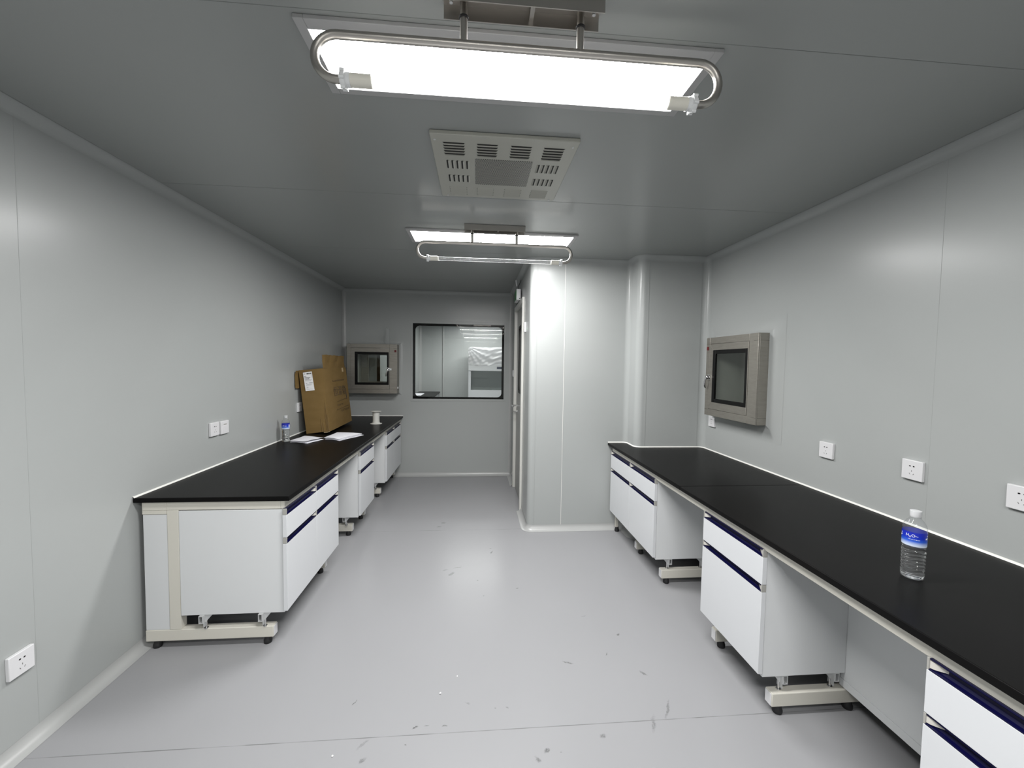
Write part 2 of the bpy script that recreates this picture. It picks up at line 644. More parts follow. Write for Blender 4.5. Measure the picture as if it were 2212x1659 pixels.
wall_grid('wall_left', on_left(YF), 6.50 - YF, ZC, [])
wall_grid('wall_right', on_right(YQ), YQ - YF, ZC, [(YQ - 3.36, YQ - 2.785, 1.23, 1.80)])
wall_grid('wall_back', on_back(XL), XD + .12 - XL, ZC,
          [(-0.905 - XL, 0.385 - XL, 1.078, 2.155), (-1.68 - XL, -1.118 - XL, 1.225, 1.79)])
wall_grid('wall_front', frame((XR, YF, 0), (-1, 0, 0), (0, 0, 1), (0, 1, 0)), XR - XL, ZC, [])
DY0, DY1, DZ = 4.40, 5.22, 2.26               # door opening
wall_grid('wall_side', frame((XD, YB, 0), (0, -1, 0), (0, 0, 1), (-1, 0, 0)), YB - (YP + .05), ZC,
          [(YB - DY1, YB - DY0, 0, DZ)], 0.08)


def arc(cx, cy, r, a0, a1, n=8):
    return [(cx + r * math.cos(math.radians(a0 + (a1 - a0) * k / n)),
             cy + r * math.sin(math.radians(a0 + (a1 - a0) * k / n))) for k in range(n + 1)]


R = 0.05
path = ([(XD, YP + .05)] + arc(XD + R, YP + R, R, 180, 270)
        + arc(1.45 - .045, YP - .045, .045, 90, 0) + arc(1.45 + .06, YQ + .06, .06, 180, 270)
        + arc(XR - .05, YQ - .05, .05, 90, 0))
# pier wall in three panels joined by its rounded mouldings: one continuous skin
bm = NB()
lo = [bm.verts.new((x, y, 0)) for x, y in path]
hi = [bm.verts.new((x, y, ZC)) for x, y in path]
bk0 = [bm.verts.new(p) for p in ((XR + .05, YP + .15, 0), (XD, YP + .15, 0))]
bk1 = [bm.verts.new(p) for p in ((XR + .05, YP + .15, ZC), (XD, YP + .15, ZC))]
for i in range(len(path) - 1):
    bm.faces.new((lo[i], lo[i + 1], hi[i + 1], hi[i]))
bm.faces.new((lo[-1], bk0[0], bk1[0], hi[-1]))
bm.faces.new((bk0[0], bk0[1], bk1[1], bk1[0]))
struct(obj('wall_pier', bm, M['wall'], smooth=50))


def sweep(bm, path2, prof, side=1):
    """sweep a (n, z) profile along a plan path; n is measured along the left normal times side"""
    P = [Vector((x, y)) for x, y in path2]
    Q = [P[0]]
    for p in P[1:]:
        if (p - Q[-1]).length > 1e-4:
            Q.append(p)
    P = Q
    rows = []
    for i, p in enumerate(P):
        a = (P[i] - P[i - 1]).normalized() if i else (P[1] - P[0]).normalized()
        b = (P[i + 1] - P[i]).normalized() if i < len(P) - 1 else a
        na, nb = Vector((-a.y, a.x)), Vector((-b.y, b.x))
        m = (na + nb)
        m = m / max(0.3, m.dot(na)) if m.length > 1e-6 else na
        rows.append([bm.verts.new((p.x + m.x * n * side, p.y + m.y * n * side, z)) for n, z in prof])
    for a, b in zip(rows, rows[1:]):
        for k in range(len(prof) - 1):
            bm.faces.new((a[k], a[k + 1], b[k + 1], b[k]))


def cove_prof(r, top=False, lip=0.001):
    pts = []
    for k in range(9):
        a = math.radians(90 * k / 8)
        n, z = r - r * math.sin(a), r - r * math.cos(a)
        pts.append((n + lip, (ZC - z - lip) if top else z + lip))
    return pts


door_near = [(XD, y) for y in (DY0 - .045, YP + .06)]
base_runs = {
    'baseboard_left': ([(XL, YB), (XL, YF)], 1),
    'baseboard_back': ([(XD, YB), (XL, YB)], 1),
    'baseboard_side': ([(XD, DY1 + .05), (XD, YB)], 1),
    'baseboard_pier': (door_near[:1] + path[:], -1),
    'baseboard_right': ([(XR, YQ - .05), (XR, YF)], -1),
}
for nm, (pp, sd) in base_runs.items():
    bm = NB()
    sweep(bm, pp, cove_prof(0.05), sd)
    struct(obj(nm, bm, M['cove'], smooth=60))
top_runs = [[(XL, YB), (XL, YF)], [(XD, YB), (XL, YB)], [(XD, YP + .05), (XD, YB)], path, [(XR, YQ - .05), (XR, YF)]]
sides = [1, 1, 1, -1, -1]
TN = 0


def trim_name():
    global TN
    TN += 1
    return 'trim_%d' % TN


for pp, sd in zip(top_runs, sides):
    bm = NB()
    sweep(bm, pp, cove_prof(0.045, True), sd)
    struct(obj(trim_name(), bm, M['wall'], smooth=60))
# vertical corner coves
for (cx, cy, sx, sy) in ((XL, YB, 1, -1), (XD, YB, -1, -1)):
    bm = NB()
    r = 0.04
    pts = [(cx + sx * (r - r * math.sin(math.radians(a))), cy + sy * (r - r * math.cos(math.radians(a))))
           for a in range(0, 91, 10)]
    A = [bm.verts.new((x, y, 0)) for x, y in pts]
    B = [bm.verts.new((x, y, ZC)) for x, y in pts]
    for i in range(len(pts) - 1):
        bm.faces.new((A[i], A[i + 1], B[i + 1], B[i]))
    struct(obj(trim_name(), bm, M['cove'], smooth=60))

# panel joints: hairline strips
def strip(x0, x1, y0, y1, z0, z1, m='seam'):
    bm = NB()
    box(bm, x0, x1, y0, y1, z0, z1)
    struct(obj(trim_name(), bm, M[m]))


for y in (1.247, 2.512, 3.727, 4.95):
    strip(XL + .05, XR - .05 if y < 3.6 else (XD - .05), y - .001, y + .001, ZC - .0004, ZC + .001, 'ceiling_seam')
strip(XR - .0004, XR + .001, 1.7063, 1.7078, BH + .01, ZC - .05)
strip(XL - .001, XL + .0004, 1.8183, 1.8198, .05, ZC - .05)
strip(0.5545, 0.5565, YP - .0012, YP + .001, .05, ZC - .05)
strip(0.818, 0.8215, YP - .0014, YP + .001, .05, ZC - .05, 'sealant')
strip(1.5345, 1.537, YQ - .0012, YQ + .001, BH + .01, ZC - .05)
strip(2.03, 2.0315, YQ - .0012, YQ + .001, BH + .01, ZC - .05)
strip(XR - .0004, XR + .001, 3.54, 3.5415, BH + .01, ZC - .05)

# corridor wall added behind the right wall to help brighten the pass box
wall_grid('wall_corridor_added', on_right(8.0, 0, 3.62), 8.0 - 1.0, ZC, [])

# ------------------------------------------------------------------ viewing window in the back wall
win = bpy.data.objects.new('window_1', None)
COL.objects.link(win)
win.location = (-0.26, YB, 1.06)
ORG[win.name] = Vector(win.location)
struct(win)
bm = NB()
ring_frame(bm, (-0.922, 0.402, 1.06, 2.173), (-0.894, 0.374, 1.093, 2.141), -0.004, 0.004)
obj('window_frame', bm, M['wall'], win, on_back(0), bevel=.0015)


def border(y, name, inn):
    o4 = [(0.374, 2.141), (-0.894, 2.141), (-0.894, 1.093), (0.374, 1.093)]
    inn_pts = rrect(*inn, 0.06, 8)
    bm = NB()
    I = [bm.verts.new((x, y, z)) for x, z in inn_pts]
    O = [bm.verts.new((x, y, z)) for x, z in o4]
    n = 9
    for c in range(4):
        for k in range(n - 1):
            bm.faces.new((I[c * n + k], I[c * n + k + 1], O[c]))
        bm.faces.new((I[c * n + n - 1], I[((c + 1) * n) % (4 * n)], O[(c + 1) % 4], O[c]))
    return obj(name, bm, M['black_glass'], win)


border(YB - .0035, 'window_border', (-0.862, 0.343, 1.121, 2.109))
border(YB + .046, 'window_border', (-0.866, 0.347, 1.117, 2.113))
for y in (YB - .002, YB + .045):
    bm = NB()
    vs = [bm.verts.new(p) for p in ((-0.894, y, 1.093), (0.374, y, 1.093), (0.374, y, 2.141), (-0.894, y, 2.141))]
    bm.faces.new(vs)
    obj('window_pane', bm, M['pane'], win)

# ------------------------------------------------------------------ door in the side wall
door = bpy.data.objects.new('door_1', None)
COL.objects.link(door)
door.location = (XD, (DY0 + DY1) / 2, 0)
ORG[door.name] = Vector(door.location)
struct(door)
bm = NB()
for y0, y1 in ((DY0 - .05, DY0 + .004), (DY1 - .004, DY1 + .05)):
    box(bm, XD - .022, XD + .05, y0, y1, 0.0, DZ + .05)
box(bm, XD - .022, XD + .05, DY0 + .004, DY1 - .004, DZ - .004, DZ + .05)
obj('door_frame', bm, M['jamb'], door, bevel=.003)
bm = NB()
lx0, lx1 = XD + .012, XD + .05
vy0, vy1, vz0, vz1 = 4.50, 4.98, 1.25, 2.05
box(bm, lx0, lx1, DY0 + .008, vy0, 0.008, DZ - .008)
box(bm, lx0, lx1, vy1, DY1 - .008, 0.008, DZ - .008)
box(bm, lx0, lx1, vy0, vy1, 0.008, vz0)
box(bm, lx0, lx1, vy0, vy1, vz1, DZ - .008)
leaf = obj('door_leaf', bm, M['door'], door)
bm = NB()
ring_frame(bm, (-vy1, -vy0, vz0, vz1), (-vy1 + .03, -vy0 - .03, vz0 + .03, vz1 - .03), -.004, .004)
obj('glazing_bead', bm, M['gasket'], leaf, frame((lx0, 0, 0), (0, -1, 0), (0, 0, 1), (-1, 0, 0)))
bm = NB()
box(bm, lx0 + .012, lx0 + .018, vy0, vy1, vz0, vz1)
obj('glazing', bm, M['door_view'], leaf)
bm = NB()
hy, hz = 5.08, 1.08
cyl(bm, (lx0, hy, hz), (lx0 - .004, hy, hz), .026)
cyl(bm, (lx0 - .004, hy, hz), (XD - .055, hy, hz), .009)
tube(bm, [(XD - .055, hy + .006, hz), (XD - .057, hy - .03, hz), (XD - .055, hy - .09, hz), (XD - .045, hy - .125, hz)],
     [.009, .009, .008, .007], 12)
obj('lever_handle', bm, M['chrome'], door, smooth=50)
bm = NB()
cyl(bm, (lx0, hy, hz - .075), (lx0 - .004, hy, hz - .075), .024)
cyl(bm, (lx0 - .004, hy, hz - .075), (XD - .03, hy, hz - .075), .008)
box(bm, XD - .04, XD - .03, hy - .016, hy + .016, hz - .080, hz - .070)
obj('thumb_turn', bm, M['chrome'], door, smooth=50)


# ------------------------------------------------------------------ ceiling light panels and germicidal lamps
def light_panel(cy, label, cx=0.110, lamp='lamp', group='ceiling light panels'):
    t = thing('ceiling_light', (cx, cy, ZC - .014), label, 'ceiling light', group)
    o = (cx - .647, cx + .647, cy - .165, cy + .165)
    i = (cx - .617, cx + .617, cy - .125, cy + .135)
    bm = NB()
    ring_frame(bm, o, i, ZC - .014, ZC - .001)
    obj('light_frame', bm, M['light_frame'], t, bevel=.002)
    bm = NB()
    z = ZC - .008
    vs = [bm.verts.new(p) for p in ((i[0], i[2], z), (i[0], i[3], z), (i[1], i[3], z), (i[1], i[2], z))]
    bm.faces.new(vs)
    o2 = obj('diffuser', bm, M[lamp], t)
    if o2.data.polygons[0].normal.z > 0:
        o2.data.flip_normals()
    return t


def uv_lamp(cy, label, cx=0.114, group='germicidal lamps'):
    t = thing('hanging_tube_lamp', (cx, cy, ZC), label, 'lamp', group)
    zt, zl, r = 2.456, 2.342, .0112
    x0, x1 = cx - .216, cx + .219
    bm = NB()           # inverted channel, open downwards
    box(bm, x0, x1, cy - .033, cy + .033, ZC - .005, ZC - .002)
    box(bm, x0, x1, cy - .033, cy - .030, ZC - .043, ZC - .005)
    box(bm, x0, x1, cy + .030, cy + .033, ZC - .043, ZC - .005)
    ch = obj('mounting_channel', bm, M['steel'], t)
    bm = NB()
    box(bm, cx + .02, cx + .032, cy - .030, cy + .030, ZC - .03, ZC - .005)
    obj('channel_rib', bm, M['steel'], ch)
    for x in (x0 + .022, x1 - .022):
        bm = NB()
        lathe(bm, [(.0085, -.004), (.0085, -.010), (.005, -.016), (.005, -.024)], 10, (x, cy, ZC - .001))
        obj('bolt', bm, M['zinc'], ch, smooth=40)
    for px in (cx - .160, cx + .160):
        bm = NB()
        cyl(bm, (px, cy, ZC - .005), (px, cy, zt), .0100, 14)
        obj('hanger_rod', bm, M['steel'], t, smooth=50)
        bm = NB()
        lathe(bm, [(.0105, -.002), (.0130, -.001), (.0130, .003), (.0105, .004)], 14, (px, cy, ZC - .062))
        obj('rod_collar', bm, M['rubber'], t, smooth=50)
    lr = (zt - zl) / 2
    zc = (zt + zl) / 2
    lx, rx = cx - .492, cx + .507
    pts = [(lx + .075, cy, zl), (lx, cy, zl)]
    for k in range(1, 16):
        a = math.radians(270 - 180 * k / 15)
        pts.append((lx + lr * math.cos(a), cy, zc + lr * math.sin(a)))
    for k in range(0, 16):
        a = math.radians(90 - 180 * k / 15)
        pts.append((rx + lr * math.cos(a), cy, zc + lr * math.sin(a)))
    pts.append((rx - .055, cy, zl))
    bm = NB()
    tube(bm, pts, r, 14)
    obj('bent_tube', bm, M['steel'], t, smooth=60)
    for s, xa in ((1, lx + .010), (-1, rx - .010)):
        bm = NB()       # union nut with six grips
        tube(bm, [(xa, cy, zl), (xa + s * .004, cy, zl), (xa + s * .013, cy, zl), (xa + s * .016, cy, zl),
                  (xa + s * .026, cy, zl)], [.019, .022, .022, .018, .018], 20)
        for k in range(6):
            a = math.radians(60 * k + 15)
            cyl(bm, (xa + s * .001, cy + .022 * math.cos(a), zl + .022 * math.sin(a)),
                (xa + s * .014, cy + .022 * math.cos(a), zl + .022 * math.sin(a)), .0045, 8)
        obj('union_nut', bm, M['grip'], t, smooth=40)
        bm = NB()
        tube(bm, [(xa + s * .026, cy, zl), (xa + s * .080, cy, zl), (xa + s * .082, cy, zl)], [.0168, .0168, .0145], 20)
        obj('lamp_holder', bm, M['socket_cream'], t, smooth=40)
    bm = NB()
    tube(bm, [(lx + .086, cy, zl), (rx - .086, cy, zl)], .0125, 20, caps=False)
    obj('glass_tube', bm, M['quartz'], t, smooth=60)
    return t


light_panel(1.428, 'big lit ceiling panel nearest the viewer, behind the bent steel tube')
light_panel(1.428 + LIGHT_STEP, 'smaller-looking lit ceiling panel beyond the square vent')
light_panel(1.428 - LIGHT_STEP, 'lit ceiling panel overhead behind the viewer, nearest bar mirrored in the window glass')
light_panel(1.428 - 2 * LIGHT_STEP, 'lit ceiling panel further behind the viewer, the middle mirrored bar in the window glass')
light_panel(1.428 - 3 * LIGHT_STEP, 'lit ceiling panel furthest behind the viewer, the last mirrored bar in the window glass')
uv_lamp(1.157, 'large steel lamp rack with looped tube hanging before the nearest light panel')
uv_lamp(1.157 + LIGHT_STEP, 'far steel lamp rack with whole glass tube hanging below the further light panel')
uv_lamp(1.157 - LIGHT_STEP, 'steel lamp rack overhead behind the viewer, first mirrored rack in the window glass')
uv_lamp(1.157 - 2 * LIGHT_STEP, 'steel lamp rack further behind the viewer, second mirrored rack in the window glass')


# ------------------------------------------------------------------ square supply vent in the ceiling
def vent():
    x0, x1, y0, y1, zb = -0.214, 0.440, 1.806, 2.455, ZC - .019
    t = thing('ceiling_vent', ((x0 + x1) / 2, (y0 + y1) / 2, zb),
              'square cream ceiling vent with louvre slots and a perforated centre', 'vent')
    bm = NB()
    box(bm, x0, x1, y0, y1, zb, ZC - .001)
    plate = obj('vent_plate', bm, M['vent'], t, bevel=.004, seg=3)
    def bank(draw, dark='slot'):       # one bank of five louvres: pressed hoods with their dark slots
        slots, hoods = NB(), NB()
        draw(slots, hoods)
        lb = obj('louvre_bank', hoods, M['vent'], t)
        obj('louvre_slots', slots, M[dark], lb)

    def slot_x(slots, hoods, xa, xb, y):      # slot along x with a small pressed hood behind it
        prism(slots, [(xa, y), (xb, y), (xb - .006, y + .009), (xa + .006, y + .009)], 'z', zb - .0012, zb + .002)
        prism(hoods, [(y + .009, zb + .001), (y + .019, zb + .001), (y + .010, zb - .0055)], 'x', xa + .004, xb - .004)

    def slot_far(slots, hoods, xa, xb, y):    # opens away from the viewer
        prism(hoods, [(y, zb + .001), (y + .010, zb + .001), (y + .009, zb - .0055)], 'x', xa + .004, xb - .004)
        prism(slots, [(xa, y + .010), (xb, y + .010), (xb - .004, y + .0116), (xa + .004, y + .0116)], 'z', zb - .0012, zb + .002)

    def slot_y(slots, hoods, x, ya, yb, q):
        a, b = (x, x + .008) if q > 0 else (x - .008, x)
        prism(slots, [(a, ya + .005), (b, ya), (b, yb), (a, yb - .005)], 'z', zb - .0012, zb + .002)
        e = x + .008 * q
        prism(hoods, [(e, zb + .001), (e + q * .009, zb + .001), (e, zb - .0055)], 'y', ya + .003, yb - .003)
    for xa, xb in ((-.163, -.066), (-.013, .082), (.139, .235), (.288, .384)):
        bank(lambda q, h: [slot_x(q, h, xa, xb, 1.868 + k * .0235) for k in range(5)])
        bank(lambda q, h: [slot_far(q, h, xa, xb, 2.318 + k * .0215) for k in range(5)])
    for ya, yb in ((2.026, 2.110), (2.178, 2.258)):
        bank(lambda q, h: [slot_y(q, h, -.158 + k * .0235, ya, yb, 1) for k in range(5)])
        bank(lambda q, h: [slot_y(q, h, .388 - k * .0235, ya, yb, -1) for k in range(5)])
    bm = NB()
    box(bm, -.021, .256, 2.000, 2.276, zb - .0015, zb + .001)
    obj('perforated_plate', bm, M['perf'], t)
    for x, y in ((-.196, 1.850), (.416, 1.850), (-.180, 2.436), (.408, 2.436)):
        bm = NB()
        lathe(bm, [(.0055, .001), (.0055, -.002), (.003, -.0035)], 12, (x, y, zb))
        obj('screw', bm, M['zinc'], plate, smooth=40)


vent()


# ------------------------------------------------------------------ laboratory benches
def cabinet(mtx, wid, depth, double, label, base, group, inset=.002):
    """local: x along the front (viewer's left to right), y up, z outwards; front face at z = 0"""
    t = thing('base_cabinet', mtx @ Vector((wid / 2, 0.186, -depth / 2)), label, 'cabinet', group)
    bm = NB()
    box(bm, inset, wid - .002, .186, .772, -depth, -.0235)
    obj('carcass', bm, M['panel_grey'], t, mtx, bevel=.0012)
    halves = [(0, wid / 2 - .0008), (wid / 2 + .0008, wid)] if double else [(0, wid)]

    def handle(a, b, v0, h, par):
        bm = NB()
        prof = [(-.022, 0), (0, 0), (0, .0035), (-.012, .0045), (-.017, .011), (-.0175, h - .010), (-.014, h - .005),
                (-.004, h - .006), (-.002, h - .003), (-.004, h), (-.022, h)]
        # profile is (z, y): extrude along x
        A = [bm.verts.new((a + .006, v0 + y, z)) for z, y in prof]
        B = [bm.verts.new((b - .006, v0 + y, z)) for z, y in prof]
        n = len(prof)
        for i in range(n):
            bm.faces.new((A[i], A[(i + 1) % n], B[(i + 1) % n], B[i]))
        bm.faces.new(A)
        bm.faces.new(B)
        hd = obj('handle', bm, M['navy'], par, mtx)
        for s, e in ((1, a), (-1, b)):
            bm = NB()
            box(bm, min(e, e + s * .006), max(e, e + s * .006), v0, v0 + h, -.022, 0)
            obj('end_cap', bm, M['cap'], par, mtx, bevel=.001)
            bm = NB()
            # curved ear filling the groove, tapering away from the cap
            st = [(.006, -.003, .006, h - .008), (.014, -.005, .0065, h - .008), (.024, -.009, .009, h - .009),
                  (.034, -.0135, .012, h - .011), (.042, -.0172, .014, h - .013)]
            rows = [[bm.verts.new((e + s * u, v0 + y, z)) for y, z in
                     ((y0, -.019), (y0, z1), (y1, z1), (y1, -.019))] for u, z1, y0, y1 in st]
            for p, q in zip(rows, rows[1:]):
                for k in range(4):
                    bm.faces.new((p[k], p[(k + 1) % 4], q[(k + 1) % 4], q[k]))
            bm.faces.new(rows[0])
            bm.faces.new(rows[-1])
            obj('handle_end', bm, M['ear'], par, mtx, smooth=40)
    for a, b in halves:
        bm = NB()
        box(bm, a, b, .619, .745, -.0215, 0)
        d = obj('drawer', bm, M['laminate'], t, mtx, bevel=.0012)
        handle(a, b, .746, .035, d)
        bm = NB()
        box(bm, a, b, .203, .584, -.0215, 0)
        d = obj('door', bm, M['laminate'], t, mtx, bevel=.0012)
        handle(a, b, .585, .032, d)
    # two hollow rails below the carcass with angle brackets and threaded studs
    for z in base:
        bm = NB()
        y0, y1 = .143, .1855
        box(bm, .004, wid - .004, y0, y0 + .004, z - .011, z + .011)
        box(bm, .004, wid - .004, y1 - .004, y1, z - .011, z + .011)
        box(bm, .004, wid - .004, y0 + .004, y1 - .004, z - .011, z - .0075)
        box(bm, .004, wid - .004, y0 + .004, y1 - .004, z + .0075, z + .011)
        rail = obj('support_rail', bm, M['zinc'], t, mtx)
        for x in (.024, wid - .024):
            bm = NB()
            prism(bm, [(.1855, z + .011), (.1855, z + .052), (.150, z + .022), (.120, z + .016), (.120, z + .011)], 'x',
                  x - .0015, x + .0015)
            prism(bm, [(.1855, z + .011), (.1855, z + .014), (.120, z + .014), (.120, z + .011)], 'x', x - .016, x + .016)
            obj('bracket', bm, M['zinc'], rail, mtx)
            bm = NB()
            cyl(bm, (x, .1074, z + .018), (x, .145, z + .018), .0045, 10)
            cyl(bm, (x, .1074, z + .018), (x, .1115, z + .018), .0105, 14)
            obj('stud', bm, M['chrome'], rail, mtx, smooth=40)
    return t


LF, RF = -1.040, 1.285          # front planes
gl, gr = 'base cabinets under the left bench', 'base cabinets under the right bench'
for y0, y1, dbl, lab in ((2.314, 3.157, True, 'wide white base cabinet at the near end of the left bench'),
                         (3.748, 4.236, False, 'narrow white base cabinet in the middle of the left bench'),
                         (4.826, 5.705, True, 'wide white base cabinet at the far end of the left bench')):
    cabinet(on_left(y0, 0, LF), y1 - y0, .570, dbl, lab, (-.462, -.150), gl, .017 if y0 < 2.5 else .002)
for y0, y1, dbl, lab in ((2.816, 3.786, True, 'wide white base cabinet at the far end of the right bench, by the column'),
                         (1.692, 2.176, False, 'narrow white base cabinet in the middle of the right bench'),
                         (0.160, 1.022, True, 'white base cabinet cut off at the lower right corner of the photo')):
    cabinet(on_right(y1, 0, RF), y1 - y0, .430, dbl, lab, (-.395, -.140), gr)


def worktop(name, poly, label):
    bm = NB()
    prism(bm, poly, 'z', BH - .026, BH)
    o = obj(name, bm, M['worktop'], bevel=.004, seg=3)
    return tag(recenter(o), label, 'worktop')


worktop('worktop', [(XL + .002, 2.315), (-1.0256, 2.315), (-1.0256, YB - .002), (XL + .002, YB - .002)],
        'long black worktop on the left bench, under the carton')
ys = 2.418
inset = .002
pp = [(x, y - inset) for x, y in path if x > 1.30]
worktop('worktop', [(1.266, ys + .0006), (1.266, YP - inset)] + [(min(x, XR - inset), y) for x, y in pp] + [(XR - inset, ys + .0006)],
        'black worktop of the right bench, far piece against the column, nothing on it')
worktop('worktop', [(1.266, 0.13), (1.266, ys - .0006), (XR - inset, ys - .0006), (XR - inset, 0.13)],
        'black worktop of the right bench, near piece carrying a water bottle')

# white sealant bead where the worktops meet the walls
bead = [(0.0, BH + .008), (.004, BH + .0075), (.0075, BH + .004), (.009, BH + .0002)]
bm = NB()
sweep(bm, [(-1.0256, YB - .001), (XL + .001, YB - .001), (XL + .001, 2.315)], bead, 1)
struct(obj(trim_name(), bm, M['sealant'], smooth=60))
bm = NB()
sweep(bm, [(1.266, YP - .001)] + [(x, y - .001) for x, y in path if x > 1.30][:-1] + [(XR - .001, YQ - .05), (XR - .001, 0.13)], bead, -1)
struct(obj(trim_name(), bm, M['sealant'], smooth=60))


def lev_foot(t, x, y):
    bm = NB()
    lathe(bm, [(.020, .0005), (.0215, .006), (.0215, .018), (.018, .026), (.016, .0435)], 18, (x, y, 0))
    return obj('levelling_foot', bm, M['rubber'], t, smooth=40)


def end_cap_beam(bm, x0, x1, y0, y1, z0, z1):
    box(bm, x0, x1, y0, y1, z0, z1)


def bench_frame(side):
    if side == 'left':
        t = thing('bench_frame', (-1.45, 4.05, 0), 'cream steel frame on black feet carrying the left bench', 'bench frame')
        fx0, fx1, px0, px1 = -1.797, -1.127, -1.672, -1.612
        beams = [2.333, 3.110, 3.790, 4.190, 4.878, 5.690]
        ax0, ax1, ay0, ay1 = -1.080, -1.058, 2.333, YB - .003
        feet = (-1.752, -1.168)
        mx0, mx1 = -1.626, -1.6115
    else:
        t = thing('bench_frame', (1.60, 2.0, 0), 'cream steel frame on black feet carrying the right bench', 'bench frame')
        fx0, fx1, px0, px1 = 1.358, 1.802, 1.735, 1.795
        beams = [0.165, 0.975, 1.690, 2.130, 2.816, 3.285]
        ax0, ax1, ay0, ay1 = 1.296, 1.318, 0.14, YP - .06
        feet = (1.404, 1.755)
        mx0, mx1 = 1.716, 1.730
    bm = NB()
    box(bm, ax0, ax1, ay0, ay1, .776, BH - .0265)
    obj('apron_rail', bm, M['cream'], t, bevel=.002)
    for i, y in enumerate(beams):
        y1 = y + .046
        bm = NB()
        box(bm, fx0, fx1, y, y1, .0432, .107)
        fb = obj('foot_beam', bm, M['cream'], t, bevel=.004, seg=3)
        xe = fx1 if side == 'left' else fx0
        s = 1 if side == 'left' else -1
        bm = NB()
        box(bm, min(xe, xe + s * .003), max(xe, xe + s * .003), y + .004, y1 - .004, .047, .103)
        obj('beam_cap', bm, M['plastic'], fb, bevel=.001)
        bm = NB()
        box(bm, px0, px1, y, y1, .1072, .776)
        obj('post', bm, M['cream'], t, bevel=.003)
        bm = NB()
        xa, xb = (ax0 - .0, px0) if side == 'left' else (px1, ax1)
        box(bm, min(xa, xb), max(xa, xb), y, y1, .776, BH - .0265)
        obj('cross_rail', bm, M['cream'], t, bevel=.002)
        for x in feet:
            lev_foot(t, x, y + .023)
    if side == 'left':
        bm = NB()       # end rail below the worktop and the narrow cover beside the first post
        box(bm, -1.797, px0, 2.333, 2.379, .776, BH - .0265)
        obj('end_rail', bm, M['cream'], t, bevel=.002)
        bm = NB()
        box(bm, -1.795, px0 - .001, 2.336, 2.35, .1075, .752)
        obj('cover_panel', bm, M['panel_grey'], t, bevel=.0015)
        bm = NB()
        box(bm, -1.797, px0 - .001, 2.3335, 2.375, .754, .7755)
        obj('cover_strip', bm, M['cream'], t, bevel=.0015)
        spans = [(3.13, 3.775), (4.21, 4.85)]
    else:
        spans = [(2.15, 2.84), (1.00, 1.72)]
        bm = NB()       # short front post at the column
        box(bm, 1.340, 1.366, 3.765, 3.792, .0432, .19)
        obj('front_post', bm, M['cream'], t, bevel=.002)
        lev_foot(t, 1.357, 3.776)
    for a, b in spans:
        bm = NB()
        box(bm, mx0, mx1, a, b, .150, .775)
        obj('back_panel', bm, M['panel_grey'], t, bevel=.001)
        bm = NB()
        box(bm, mx0 - .001, mx1 + .001, a, b, .112, .149)
        obj('back_rail', bm, M['panel_grey'], t, bevel=.0015)


bench_frame('left')
bench_frame('right')


